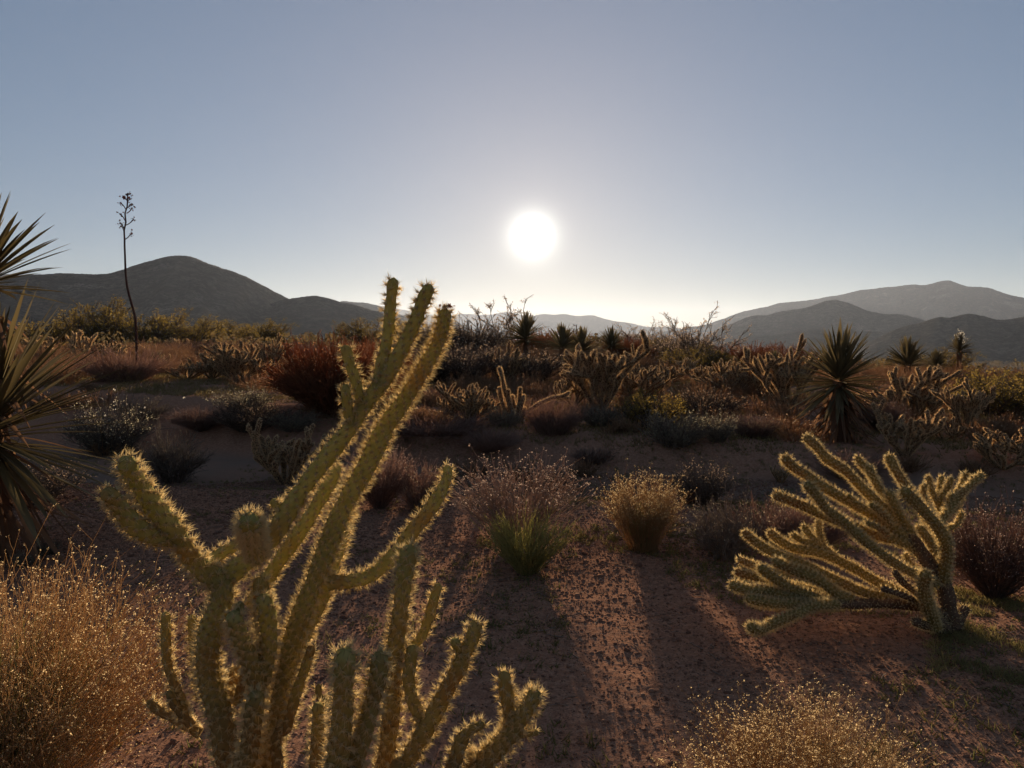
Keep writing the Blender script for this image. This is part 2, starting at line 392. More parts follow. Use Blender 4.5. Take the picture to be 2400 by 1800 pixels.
def cactus_arm(body, spn, pts, rad, rng, step=0.004, sides=26, dens=700, nspine=11, slen=0.018, swid=0.0011, tub=0.09, scat=False, joint=None):
    """one cholla arm from base to tip: knobbly tube with a rounded tip, and its spines"""
    pr = np.concatenate([np.asarray(pts, float), np.asarray(rad, float)[:, None]], 1)
    c = catmull(pr, step)
    P, r = c[:, :3], c[:, 3].copy()
    seg = np.linalg.norm(np.diff(P, axis=0), axis=1)
    s = np.concatenate([[0], np.cumsum(seg)]); Lt = s[-1]
    keep = np.concatenate([[True], seg > 1e-6]); P, r, s = P[keep], r[keep], s[keep]
    # slight waists between joints, slow thickness changes
    jl = joint or max(0.12, 9 * r.mean())
    ph = rng.uniform(0, 1)
    u = (s / jl + ph) % 1.0
    near_tip = Lt - s > 2.5 * r[-1]
    r = r * (1 - 0.13 * np.exp(-(np.minimum(u, 1 - u) / 0.07) ** 2) * near_tip)
    r = r * (1 + 0.05 * np.sin(s / jl * 5.1 + ph * 9))
    rt = r[-1]
    x = np.clip((s - (Lt - rt * 1.1)) / (rt * 1.1), 0, 0.997)
    r = r * np.sqrt(1 - x ** 2)
    # frames
    T = unit(np.gradient(P, axis=0))
    A = np.zeros_like(P); a = np.cross(T[0], [0.2, 0.9, 0.3]); a /= np.linalg.norm(a); A[0] = a
    for i in range(1, len(P)):
        a = A[i - 1] - T[i] * np.dot(A[i - 1], T[i]); A[i] = a / np.linalg.norm(a)
    B = np.cross(T, A)
    rm = max(np.median(r), 1e-4)
    k1 = 2 * math.pi * dens * (rm / 0.02 if rm < 0.02 else 1) / 13.2; k2 = 1.07 * k1
    th = np.arange(sides) * 2 * math.pi / sides
    pat = 0.5 * (np.cos(5 * th[None] + k1 * s[:, None]) + np.cos(8 * th[None] - k2 * s[:, None]))
    rr = r[:, None] * (1 + tub * pat * (1 - x[:, None] ** 4) + 0.03 * rng.normal(size=pat.shape) * (sides > 16))
    V = P[:, None] + rr[..., None] * (np.cos(th)[None, :, None] * A[:, None] + np.sin(th)[None, :, None] * B[:, None])
    n = len(P)
    idx = np.arange(n * sides).reshape(n, sides)
    q = np.stack([idx[:-1], np.roll(idx, -1, 1)[:-1], np.roll(idx, -1, 1)[1:], idx[1:]], -1).reshape(-1, 4)
    ar = np.clip((pat - 0.72) / 0.2, 0, 1) * (0.0 if scat else 0.8)
    body.add(np.concatenate([V.reshape(-1, 3), P[-1:] + T[-1:] * 0.0005]),
             [q, np.stack([idx[-1], np.roll(idx[-1], -1), np.full(sides, n * sides)], -1)], np.concatenate([ar.ravel(), [0]]))
    # areoles where the two spirals meet
    den = 8 * k1 + 5 * k2
    nmax = int(Lt * den / (2 * math.pi))
    nn = np.arange(nmax); sn = 2 * math.pi * nn / den; tn = 2 * math.pi * nn * (2 * k2 + 3 * k1) / den
    if scat: sn = rng.uniform(0, Lt, nmax); tn = rng.uniform(0, 2 * math.pi, nmax)
    i = np.clip(np.searchsorted(s, sn), 0, n - 1)
    j = np.clip(i - 1, 0, n - 1); fr = np.clip((sn - s[j]) / np.maximum(s[i] - s[j], 1e-9), 0, 1)[:, None]
    Pi = P[j] * (1 - fr) + P[i] * fr; ri = r[j] * (1 - fr[:, 0]) + r[i] * fr[:, 0]
    nrm = np.cos(tn)[:, None] * A[i] + np.sin(tn)[:, None] * B[i]
    tipness = np.clip(x[i], 0, 1)
    nrm = unit(nrm * np.sqrt(1 - tipness ** 2)[:, None] + T[i] * tipness[:, None] + T[i] * 0.18)
    base = Pi + (np.cos(tn)[:, None] * A[i] + np.sin(tn)[:, None] * B[i]) * (ri * (1 + tub * 0.7))[:, None]
    Pn = np.repeat(base, nspine, 0); Nn = np.repeat(nrm, nspine, 0); Tn = np.repeat(T[i], nspine, 0)
    m = len(Pn)
    D = unit(Nn + 0.55 * rng.normal(size=(m, 3)) + 0.15 * Tn)
    D = np.where((np.sum(D * Nn, 1) < 0.1)[:, None], unit(D + Nn), D)
    L = slen * rng.uniform(0.45, 1.15, m)
    L *= np.where(rng.uniform(size=m) < 0.2, 1.35, 1.0)
    Wd = swid * rng.uniform(0.7, 1.25, m)
    spn.add(*spikes(Pn, D, L, Wd, rng))
    return P[-1], T[-1], rt

# ---- scene objects
def tag(o, label=None, cat=None, group=None, kind=None):
    if label: o['label'] = label
    if cat: o['category'] = cat
    if group: o['group'] = group
    if kind: o['kind'] = kind
    return o
def link(name, me, parent=None):
    o = bpy.data.objects.new(name, me); COL.objects.link(o)
    if parent: o.parent = parent
    return o
def thing(name, label, cat, loc=(0, 0, 0), rz=0.0, scale=(1, 1, 1), group=None):
    o = bpy.data.objects.new(name, None); COL.objects.link(o)
    o.empty_display_size = 0.1
    o.location = tuple(float(v) for v in loc); o.rotation_euler = (0, 0, rz); o.scale = scale
    return tag(o, label, cat, group)

# ------------------------------------------------------------------ the ground
def build_ground():
    front = np.arange(-48, 48.001, 0.115)
    back = np.arange(51, 310, 4.0)
    az = np.radians(np.concatenate([front, back]))
    rad = [0.4]
    while rad[-1] < 6900:
        r = rad[-1]
        rad.append(r * (1.04 if r < 1.5 else 1.012 if r < 1.9 else 1.0032 if r < 8 else 1.0055 if r < 12 else 1.013 if r < 60 else 1.07))
    rad = np.array(rad)
    RR, AA = np.meshgrid(rad, az, indexing='ij')
    X = RR * np.sin(AA); Y = RR * np.cos(AA)
    Z = terr(X, Y, True)
    nr, na = X.shape
    V = np.stack([X, Y, Z], -1).reshape(-1, 3)
    idx = np.arange(nr * na).reshape(nr, na)
    q = np.stack([idx[:-1], np.roll(idx, -1, 1)[:-1], np.roll(idx, -1, 1)[1:], idx[1:]], -1)[..., ::-1].reshape(-1, 4)
    et, eb, en, zt = edges(X)
    sand = sst(en - 0.2, en + 0.5, Y) * (1 - sst(eb - 0.1, eb + 0.5, Y))
    sand = np.clip(sand * (0.75 + 1.2 * fbm(X * 1.3, Y * 1.3, 3, 91)), 0, 1)
    sand = np.maximum(sand, 0.25 * sst(eb + 0.6, et + 0.8, Y) * (1 - sst(25, 60, RR)))
    sand = sand * (1 - sst(18, 40, RR)) - sst(18, 50, RR)
    c = np.array([[0, 0, float(terr(0, 0.0))]])
    mb = MB().add(np.concatenate([V, c]), [q, np.stack([np.roll(idx[0], -1), idx[0], np.full(na, nr * na)], -1)], np.concatenate([sand.ravel(), [0]]))
    o = link('ground', mb.mesh('ground', M['soil'], True, 'sand'))
    tag(o, kind='structure')
build_ground()

# ------------------------------------------------------------------ hills
def hill(name, ridge, D, W, zfoot, seed, rough=1.0, dvar=0.0):
    rx = np.array([p[0] for p in ridge], float); ry = np.array([p[1] for p in ridge], float)
    px = np.arange(rx[0], rx[-1], 3.0)
    py = np.interp(px, rx, ry)
    # soften the polyline a little, then roughen it
    k = np.ones(7) / 7
    pys = np.convolve(np.pad(py, 3, 'edge'), k, 'valid')
    py = pys + rough * (2.4 * fbm(px * 0.05, px * 0 + seed, 4, seed) + 1.1 * (vnoise(px * 0.33, px * 0, seed + 3) - 0.5))
    n = len(px)
    dirs = np.stack([(px - 1200) / F, CP + (900 - py) / F * SP, -SP + (900 - py) / F * CP], -1)
    hdir = dirs[:, :2] / np.linalg.norm(dirs[:, :2], axis=1, keepdims=True)
    slope = dirs[:, 2] / np.linalg.norm(dirs[:, :2], axis=1)
    Dc = D * (1 + dvar * np.sin((px - rx[0]) / (rx[-1] - rx[0]) * 3.1) + 0.03 * fbm(px * 0.01, px * 0, 3, seed + 8))
    zc = CAMZ + slope * Dc
    vs = np.concatenate([np.linspace(-1, 0, 34), np.linspace(0.06, 1, 10)])
    rows = []
    lat = px / F * D
    for v in vs:
        dist = Dc + v * W
        a = abs(v)
        prof = (1 - a) ** 1.25
        # gullies and spurs running down the slope
        g = fbm(lat / (0.09 * W) + 3 * a, a * 2.0 + lat * 0, 4, seed + 20)
        g2 = np.abs(fbm(lat / (0.17 * W) - 2 * a, a * 1.2 + lat * 0, 3, seed + 30))
        z = zfoot + np.maximum(zc - zfoot, 1.0) * np.clip(prof + a * (1 - a) * (0.75 * g - 0.95 * g2), 0, 1)
        rows.append(np.stack([hdir[:, 0] * dist, hdir[:, 1] * dist, z], -1))
    V = np.stack(rows, 0)
    m = len(vs)
    idx = np.arange(m * n).reshape(m, n)
    q = np.stack([idx[:-1, :-1], idx[:-1, 1:], idx[1:, 1:], idx[1:, :-1]], -1).reshape(-1, 4)
    o = link(name, MB().add(V.reshape(-1, 3), [q]).mesh(name, M['hill'], True))
    tag(o, kind='structure')
hill('hill', [(-700, 700), (-300, 665), (-60, 655), (10, 651), (60, 644), (115, 642), (135, 640), (170, 641), (200, 643), (245, 643), (290, 632), (310, 622), (350, 612), (380, 603), (400, 599), (420, 598), (450, 602), (475, 612), (495, 620), (540, 634), (580, 650), (620, 670), (660, 692), (700, 712), (760, 745), (820, 790), (860, 830)], 820, 420, -32, 1)
hill('hill', [(420, 830), (500, 770), (560, 744), (600, 726), (640, 710), (680, 699), (715, 695), (740, 692), (770, 698), (800, 708), (830, 713), (850, 720), (890, 732), (940, 752), (1000, 775), (1080, 810), (1120, 830)], 760, 320, -32, 11)
hill('hill', [(640, 790), (720, 745), (780, 712), (805, 704), (830, 709), (850, 708), (880, 714), (905, 723), (950, 742), (1000, 760), (1080, 790), (1150, 815)], 2100, 600, -34, 13)
hill('mountain', [(-300, 628), (-100, 636), (10, 641), (45, 648), (90, 665), (160, 700)], 2200, 500, -34, 15)
hill('mountain', [(700, 770), (800, 728), (870, 714), (905, 718), (950, 727), (1000, 737), (1040, 739), (1065, 737), (1090, 735), (1130, 738), (1150, 738), (1170, 733), (1185, 731), (1205, 733), (1240, 743), (1300, 760), (1400, 800)], 6200, 700, -36, 17, 0.6)
hill('mountain', [(900, 800), (980, 775), (1060, 757), (1120, 760), (1180, 758), (1240, 745), (1260, 737), (1280, 736), (1300, 738), (1320, 735), (1350, 741), (1390, 738), (1420, 748), (1450, 754), (1480, 757), (1500, 763), (1520, 767), (1560, 766), (1600, 770), (1680, 780), (1760, 800)], 4900, 800, -36, 19, 0.6)
hill('mountain', [(1380, 815), (1446, 797), (1495, 788), (1535, 781), (1580, 773), (1620, 767), (1660, 759), (1700, 745), (1740, 730), (1760, 726), (1800, 718), (1825, 710), (1845, 708), (1880, 705), (1910, 701), (1930, 697), (1965, 692), (2000, 684), (2025, 678), (2045, 677), (2060, 675), (2090, 672), (2120, 669), (2142, 666), (2165, 669), (2185, 664), (2205, 659), (2220, 656), (2232, 659), (2250, 666), (2275, 673), (2290, 671), (2320, 675), (2345, 684), (2370, 692), (2400, 698), (2500, 712), (2700, 735), (3000, 760)], 3200, 900, -36, 23, 0.8)
hill('hill', [(1560, 820), (1640, 795), (1685, 773), (1710, 760), (1739, 748), (1771, 738), (1800, 739), (1823, 731), (1854, 726), (1889, 721), (1917, 711), (1936, 704), (1957, 702), (1984, 708), (2006, 717), (2030, 728), (2071, 736), (2106, 736), (2130, 740), (2160, 748), (2220, 768), (2300, 800)], 1650, 500, -35, 27, 0.8)
hill('hill', [(1600, 840), (1660, 815), (1712, 801), (1739, 792), (1780, 786), (1820, 785), (1861, 778), (1896, 772), (1917, 772), (1952, 777), (2000, 773), (2036, 776), (2071, 778), (2120, 790), (2200, 810), (2280, 835)], 1200, 350, -33, 29)
hill('hill', [(1980, 840), (2040, 800), (2085, 778), (2125, 763), (2161, 755), (2182, 748), (2201, 741), (2216, 744), (2234, 744), (2256, 736), (2272, 735), (2302, 740), (2323, 746), (2345, 750), (2367, 748), (2400, 742), (2480, 728), (2600, 735), (2800, 760)], 900, 330, -32, 33)

# ------------------------------------------------------------------ the near cholla, arm by arm (photo pixels, width, depth)
def px_arm(pts, Y0, Y1):
    n = len(pts); P, Rr = [], []
    for i, (x, y, wd) in enumerate(pts):
        Y = Y0 + (Y1 - Y0) * i / max(1, n - 1)
        P.append(at(x, y, Y)); Rr.append(wd * 0.5 * Y / F * 0.88)
    return np.array(P), np.array(Rr)
NEAR = [   # base -> tip: (x, y, width), depth at base, depth at tip
    ([(629, 1840, 58), (651, 1692, 54), (673, 1562, 52), (705, 1443, 50), (760, 1302, 49), (803, 1193, 50), (858, 1095, 50), (905, 1000, 47), (950, 935, 42), (1000, 852, 37), (1030, 795, 35), (1045, 722, 33)], 1.38, 1.26),
    ([(510, 1372, 52), (570, 1321, 50), (633, 1264, 49), (704, 1153, 46), (777, 1058, 44), (817, 1007, 43), (860, 942, 42), (904, 885, 41), (942, 817, 39), (974, 752, 37), (990, 708, 34), (1010, 666, 31)], 1.30, 1.22),
    ([(886, 905, 34), (893, 860, 32), (904, 817, 31), (912, 763, 31), (916, 708, 29), (923, 650, 27)], 1.25, 1.25),
    ([(850, 955, 28), (839, 912, 28), (822, 858, 29), (807, 808, 26)], 1.26, 1.22),
    ([(826, 995, 25), (818, 970, 26), (812, 939, 26), (809, 900, 24)], 1.26, 1.22),
    ([(538, 1790, 66), (513, 1666, 64), (494, 1603, 63), (486, 1540, 62), (497, 1461, 60), (519, 1413, 56), (522, 1350, 54)], 1.30, 1.28),
    ([(512, 1362, 52), (459, 1321, 51), (434, 1286, 50), (411, 1248, 48), (364, 1191, 51), (329, 1140, 51), (304, 1103, 48), (294, 1078, 44)], 1.28, 1.10),
    ([(420, 1262, 46), (364, 1257, 48), (316, 1232, 49), (278, 1185, 47), (248, 1150, 42)], 1.22, 1.08),
    ([(602, 1300, 52), (594, 1268, 55), (588, 1240, 56), (583, 1218, 50)], 1.26, 1.03),
    ([(462, 1328, 32), (510, 1302, 31), (560, 1274, 32), (612, 1252, 30)], 1.33, 1.40),
    ([(668, 1212, 22), (652, 1190, 22), (637, 1170, 21)], 1.30, 1.28),
    ([(590, 1420, 40), (647, 1327, 38), (695, 1258, 37), (742, 1185, 36), (777, 1121, 34), (789, 1085, 28)], 1.45, 1.48),
    ([(590, 1680, 46), (608, 1580, 46), (622, 1500, 46), (614, 1430, 44), (611, 1352, 40)], 1.36, 1.30),
    ([(612, 1600, 44), (628, 1520, 48), (628, 1450, 46), (616, 1396, 38)], 1.28, 1.20),
    ([(770, 1366, 38), (821, 1362, 37), (869, 1349, 37), (910, 1315, 38), (938, 1288, 39), (964, 1248, 40), (996, 1210, 39), (1024, 1169, 35), (1042, 1135, 26), (1049, 1110, 24), (1049, 1089, 23)], 1.36, 1.38),
    ([(672, 1590, 42), (717, 1477, 44), (737, 1430, 44), (760, 1379, 44), (785, 1307, 42), (800, 1240, 38), (820, 1180, 34)], 1.40, 1.42),
    ([(650, 1790, 30), (673, 1702, 29), (695, 1623, 28), (717, 1560, 27), (731, 1513, 24)], 1.34, 1.30),
    ([(775, 1652, 18), (755, 1640, 18), (747, 1626, 17), (747, 1602, 16)], 1.3, 1.3),
    ([(745, 1860, 36), (742, 1781, 35), (745, 1702, 34), (745, 1650, 33)], 1.18, 1.12),
    ([(788, 1870, 58), (792, 1781, 58), (802, 1686, 57), (806, 1591, 58), (809, 1522, 54)], 1.08, 1.0),
    ([(826, 1870, 52), (834, 1781, 50), (853, 1718, 49), (869, 1655, 48), (885, 1591, 48), (892, 1530, 43)], 1.10, 1.02),
    ([(896, 1860, 46), (904, 1781, 46), (912, 1718, 45), (920, 1639, 45), (926, 1544, 43), (929, 1497, 43), (939, 1433, 45), (947, 1354, 45), (962, 1278, 45)], 1.30, 1.18),
    ([(938, 1530, 26), (970, 1508, 24), (988, 1492, 26), (1005, 1449, 27), (1018, 1402, 26), (1030, 1366, 22)], 1.27, 1.30),
    ([(1000, 1704, 34), (982, 1674, 35), (966, 1639, 35), (958, 1591, 34), (963, 1544, 33), (970, 1511, 29)], 1.24, 1.22),
    ([(930, 1850, 46), (951, 1797, 46), (973, 1750, 46), (1002, 1702, 46), (1027, 1655, 46), (1052, 1607, 45), (1078, 1560, 44), (1088, 1532, 36), (1106, 1497, 38), (1119, 1453, 36)], 1.24, 1.20),
    ([(1084, 1538, 26), (1073, 1518, 26), (1064, 1500, 24)], 1.22, 1.18),
    ([(1095, 1840, 58), (1122, 1797, 58), (1154, 1766, 58), (1195, 1722, 54), (1214, 1693, 44), (1239, 1655, 41), (1259, 1618, 37)], 1.22, 1.16),
    ([(1196, 1716, 40), (1195, 1670, 38), (1186, 1623, 37), (1181, 1573, 34)], 1.2, 1.17),
    ([(1205, 1720, 24), (1225, 1720, 22), (1246, 1718, 20), (1262, 1716, 18)], 1.2, 1.18),
    ([(1052, 1860, 36), (1068, 1781, 37), (1082, 1734, 37), (1106, 1709, 28), (1122, 1702, 24), (1134, 1694, 21)], 1.18, 1.14),
    ([(430, 1690, 26), (427, 1651, 26), (408, 1603, 25), (393, 1556, 25), (389, 1492, 25), (388, 1433, 23)], 1.36, 1.38),
    ([(470, 1640, 24), (458, 1556, 24), (453, 1492, 24), (449, 1440, 22)], 1.42, 1.42),
    ([(450, 1700, 26), (420, 1666, 24), (407, 1648, 24), (396, 1617, 21)], 1.36, 1.34),
    ([(470, 1720, 28), (411, 1684, 27), (373, 1666, 26), (345, 1642, 22)], 1.38, 1.38),
    ([(604, 1610, 48), (585, 1545, 48), (562, 1490, 47), (545, 1438, 42)], 1.27, 1.16),
    ([(556, 1650, 24), (562, 1622, 24), (571, 1587, 24), (582, 1548, 22)], 1.33, 1.33),
    ([(575, 1850, 52), (582, 1777, 52), (592, 1698, 50), (602, 1622, 45)], 1.24, 1.18),
    ([(556, 1452, 22), (562, 1428, 22), (560, 1408, 20)], 1.2, 1.2),
    ([(520, 1700, 30), (530, 1640, 30), (548, 1590, 28), (552, 1560, 26)], 1.36, 1.36),
]
def build_near_cholla():
    rng = np.random.default_rng(11)
    base = np.array([-0.36, 1.42, float(terr(-0.36, 1.42))])
    t = thing('cholla_cactus', 'big spiny yellow-green cholla in the near foreground, its three tall arms reaching above the horizon', 'cactus', base)
    arms = []
    for pts, y0, y1 in NEAR:
        arms.append(px_arm(pts, y0, y1))
    # stems whose foot lies below the picture run on down to the root crown
    def down(i, b):
        P, r = arms[i]
        q = base + np.array(b)
        mid = P[0] * 0.45 + q * 0.55 + np.array([0.0, 0.0, -0.05])
        arms[i] = (np.concatenate([[q], [mid], P]), np.concatenate([[r[0] * 1.2], [r[0] * 1.1], r]))
    for i, b in ((0, (0.02, 0.0, -0.03)), (5, (-0.05, 0.02, -0.03)), (16, (0.03, 0.05, -0.03)), (18, (0.05, -0.05, -0.03)), (19, (0.08, -0.05, -0.03)),
                 (20, (0.10, -0.04, -0.03)), (21, (0.12, 0.0, -0.03)), (24, (0.15, 0.02, -0.03)), (26, (0.2, 0.0, -0.03)), (29, (0.17, -0.04, -0.03)), (36, (0.0, -0.04, -0.03))):
        down(i, b)
    for i, (P, r) in enumerate(arms):
        body, spn = MB(), MB()
        tip, T, rt = cactus_arm(body, spn, P - base, r, rng, slen=0.0125 + 0.002 * (r.mean() > 0.014), swid=0.00105, nspine=26)
        a = link('branch', body.mesh('branch', M['flesh'], True, 'areole'), t)
        link('spines', spn.mesh('spines', M['spine']), a)
        if i == 0:
            # dry brown remains of flower buds at the tips of the tallest arms
            bm = MB()
            k = 18
            C = tip + T * 0.001 + rng.normal(size=(k, 3)) * rt * 0.55 * np.array([1, 0.7, 0.35]) + T[None] * rng.uniform(0, rt * 0.35, k)[:, None]
            bm.add(*leaves(C, rng.uniform(0.004, 0.009, k), 0.8, rng))
            bo = link('dried_bud', bm.mesh('dried_bud', M['bud']), a)
build_near_cholla()

# ------------------------------------------------------------------ the sprawling cholla on the right
RIGHT = [   # tip -> base in the zoomed crop's pixels, width, depth offset of tip and of base
    ([(790, 200), (870, 270), (940, 350), (1050, 420), (1130, 500), (1220, 590), (1340, 700), (1420, 800), (1500, 880)], 62, 0.1, 0.05),
    ([(650, 330), (720, 400), (800, 450), (900, 520), (1050, 610), (1200, 690), (1330, 780), (1480, 880)], 62, -0.1, 0.0),
    ([(800, 505), (870, 590), (930, 670), (1050, 760), (1180, 880), (1300, 970), (1420, 1050), (1540, 1110), (1650, 1160)], 58, -0.35, -0.05),
    ([(590, 580), (700, 620), (800, 660), (950, 730), (1100, 780), (1250, 840), (1400, 880), (1520, 930)], 60, -0.2, 0.0),
    ([(1125, 330), (1160, 380), (1215, 440), (1260, 520)], 46, 0.28, 0.22),
    ([(1200, 385), (1240, 480), (1300, 580), (1370, 680), (1430, 780), (1480, 860)], 52, 0.2, 0.08),
    ([(1330, 320), (1370, 400), (1430, 500), (1490, 580), (1560, 680), (1600, 780)], 64, 0.3, 0.15),
    ([(1330, 550), (1370, 640), (1420, 730), (1490, 850)], 54, 0.05, 0.0),
    ([(1425, 545), (1530, 650), (1620, 750), (1690, 850), (1712, 950), (1695, 1060), (1690, 1160)], 74, -0.25, 0.0),
    ([(1520, 780), (1600, 880), (1650, 1000), (1680, 1110)], 60, 0.15, 0.05),
    ([(1440, 830), (1550, 960), (1620, 1060), (1690, 1160), (1720, 1290), (1750, 1440)], 104, 0.0, 0.0),
    ([(1840, 1300), (1800, 1370), (1770, 1440)], 70, 0.05, 0.0), ([(1600, 1340), (1660, 1400), (1720, 1460)], 80, -0.1, 0.0), ([(1500, 1400), (1590, 1430), (1700, 1470)], 60, -0.2, 0.0),
    ([(1590, 455), (1610, 540), (1650, 630), (1680, 700)], 40, 0.35, 0.3),
    ([(1680, 455), (1665, 550), (1650, 630)], 36, 0.4, 0.32),
    ([(1745, 465), (1710, 550), (1655, 630)], 40, 0.3, 0.3),
    ([(1840, 435), (1810, 520), (1750, 620), (1690, 710)], 44, 0.35, 0.28),
    ([(1945, 445), (1870, 510), (1800, 580), (1740, 660), (1690, 730), (1660, 830), (1690, 960)], 46, 0.25, 0.1),
    ([(1750, 565), (1722, 650), (1700, 720)], 40, 0.2, 0.2),
    ([(1815, 595), (1770, 660), (1700, 730)], 40, 0.3, 0.25),
    ([(1812, 690), (1780, 770), (1720, 800)], 34, 0.3, 0.25),
    ([(1572, 505), (1560, 580), (1590, 660)], 40, 0.3, 0.25),
    ([(390, 815), (480, 890), (580, 950), (700, 1000), (820, 1050), (930, 1100), (1050, 1160), (1200, 1220), (1400, 1260)], 60, 0.05, 0.0),
    ([(555, 815), (650, 890), (740, 930), (860, 950), (970, 990), (1100, 1050), (1200, 1110), (1290, 1160), (1450, 1230)], 60, 0.15, 0.05),
    ([(780, 775), (830, 850), (900, 910), (990, 980)], 46, 0.2, 0.14),
    ([(705, 835), (780, 880), (870, 905), (930, 950)], 42, 0.15, 0.14),
    ([(880, 740), (885, 830), (905, 905)], 44, 0.25, 0.17),
    ([(585, 1005), (700, 1060), (820, 1100), (910, 1150), (1000, 1220), (1100, 1270)], 70, -0.2, -0.1),
    ([(495, 1045), (580, 1110), (680, 1170), (760, 1210), (900, 1260), (1050, 1290)], 64, -0.25, -0.1),
    ([(305, 1160), (420, 1195), (540, 1200), (660, 1230), (800, 1260), (950, 1275)], 60, -0.3, -0.12),
    ([(335, 1075), (450, 1110), (600, 1140), (760, 1180), (900, 1220)], 52, 0.0, -0.05),
    ([(355, 995), (440, 1030), (560, 1070), (700, 1110)], 46, 0.1, 0.0),
    ([(415, 1250), (550, 1280), (700, 1290), (850, 1290), (1000, 1290)], 60, -0.35, -0.15),
    ([(430, 1430), (500, 1455), (620, 1400), (760, 1340), (850, 1300), (1000, 1290)], 58, -0.5, -0.2),
    ([(900, 1290), (1150, 1285), (1350, 1285), (1550, 1310), (1740, 1380)], 66, -0.15, 0.0),
    ([(1370, 1075), (1430, 1150), (1520, 1220), (1600, 1290)], 44, -0.2, -0.05),
    ([(1290, 1185), (1450, 1240), (1560, 1300)], 40, -0.25, -0.08),
    ([(1578, 1080), (1560, 1180), (1590, 1300), (1640, 1440)], 78, -0.3, -0.1),
    ([(1440, 955), (1470, 1020), (1540, 1080)], 34, 0.1, 0.0),
    ([(1215, 640), (1280, 690), (1350, 760)], 40, -0.15, -0.05),
    ([(1070, 580), (1110, 620), (1150, 650)], 34, -0.1, -0.05),
    ([(1190, 760), (1260, 790), (1330, 840)], 38, -0.15, -0.08),
]
def build_right_cholla():
    rng = np.random.default_rng(23)
    b = ground(2233, 1483)
    t = thing('cholla_cactus', 'sprawling many-armed cholla on the right, its arms combed to the left over the ground', 'cactus', b)
    Y0 = b[1]
    for k, (pts, wd, dt, db) in enumerate(RIGHT):
        pts = pts[::-1]; n = len(pts); P = []; rr = []
        for i, (x, y) in enumerate(pts):
            f = i / (n - 1)
            Y = Y0 + db + (dt - db) * f
            p = at(1600 + x / 2.765, 950 + y / 2.765, Y)
            g = float(terr(p[0], p[1])) + 0.012
            p[2] = max(p[2], g)
            P.append(p); rr.append(wd / 2.765 * 0.5 * Y0 / F * (0.96 - 0.06 * f))
        body, spn = MB(), MB()
        old = k in (10, 11, 12, 13, 35, 36, 37)      # the dead woody trunk and the fallen stubs round it
        cactus_arm(body, spn, np.array(P) - b, np.array(rr), rng, step=0.009, sides=16, dens=480, nspine=2 if old else 11, slen=0.023, swid=0.0023, tub=0.13 if old else 0.075)
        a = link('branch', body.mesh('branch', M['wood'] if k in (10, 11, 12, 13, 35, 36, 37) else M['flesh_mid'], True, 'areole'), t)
        link('spines', spn.mesh('spines', M['spine']), a)
build_right_cholla()

# ------------------------------------------------------------------ the forked cholla in the middle distance
MID = [([(750, 795), (775, 880), (795, 970), (812, 1050), (850, 1180), (885, 1290), (915, 1370)], 38), ([(752, 1005), (770, 1120), (810, 1240), (875, 1350)], 40),
       ([(845, 1025), (850, 1120), (880, 1230), (905, 1350)], 36), ([(888, 1085), (900, 1180), (915, 1300), (920, 1370)], 36), ([(970, 1005), (965, 1120), (950, 1230), (935, 1350)], 38),
       ([(1008, 1085), (990, 1180), (960, 1280)], 34), ([(930, 1185), (930, 1290)], 26), ([(1022, 1215), (1000, 1270)], 26),
       ([(1485, 1055), (1420, 1095), (1300, 1120), (1180, 1170), (1090, 1230), (1010, 1290), (940, 1365)], 36), ([(1475, 1118), (1440, 1118), (1400, 1105)], 24)]
def build_mid_cholla():
    rng = np.random.default_rng(29)
    b = ground(1208, 988)
    t = thing('cholla_cactus', 'slender cholla fork in the middle with one long arm stretched out to the right', 'cactus', b)
    for pts, wd in MID:
        pts = pts[::-1]
        P = np.array([at(1000 + x / 4.424, 680 + y / 4.424, b[1] + rng.uniform(-0.1, 0.1) * (i > 0)) for i, (x, y) in enumerate(pts)])
        body, spn = MB(), MB()
        cactus_arm(body, spn, P - b, np.full(len(P), wd / 4.424 * 0.5 * b[1] / F), rng, step=0.02, sides=10, dens=1000, nspine=3, slen=0.026, swid=0.0045, tub=0.0, scat=True)
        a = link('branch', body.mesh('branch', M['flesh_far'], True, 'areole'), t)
        link('spines', spn.mesh('spines', M['spine_far']), a)
build_mid_cholla()

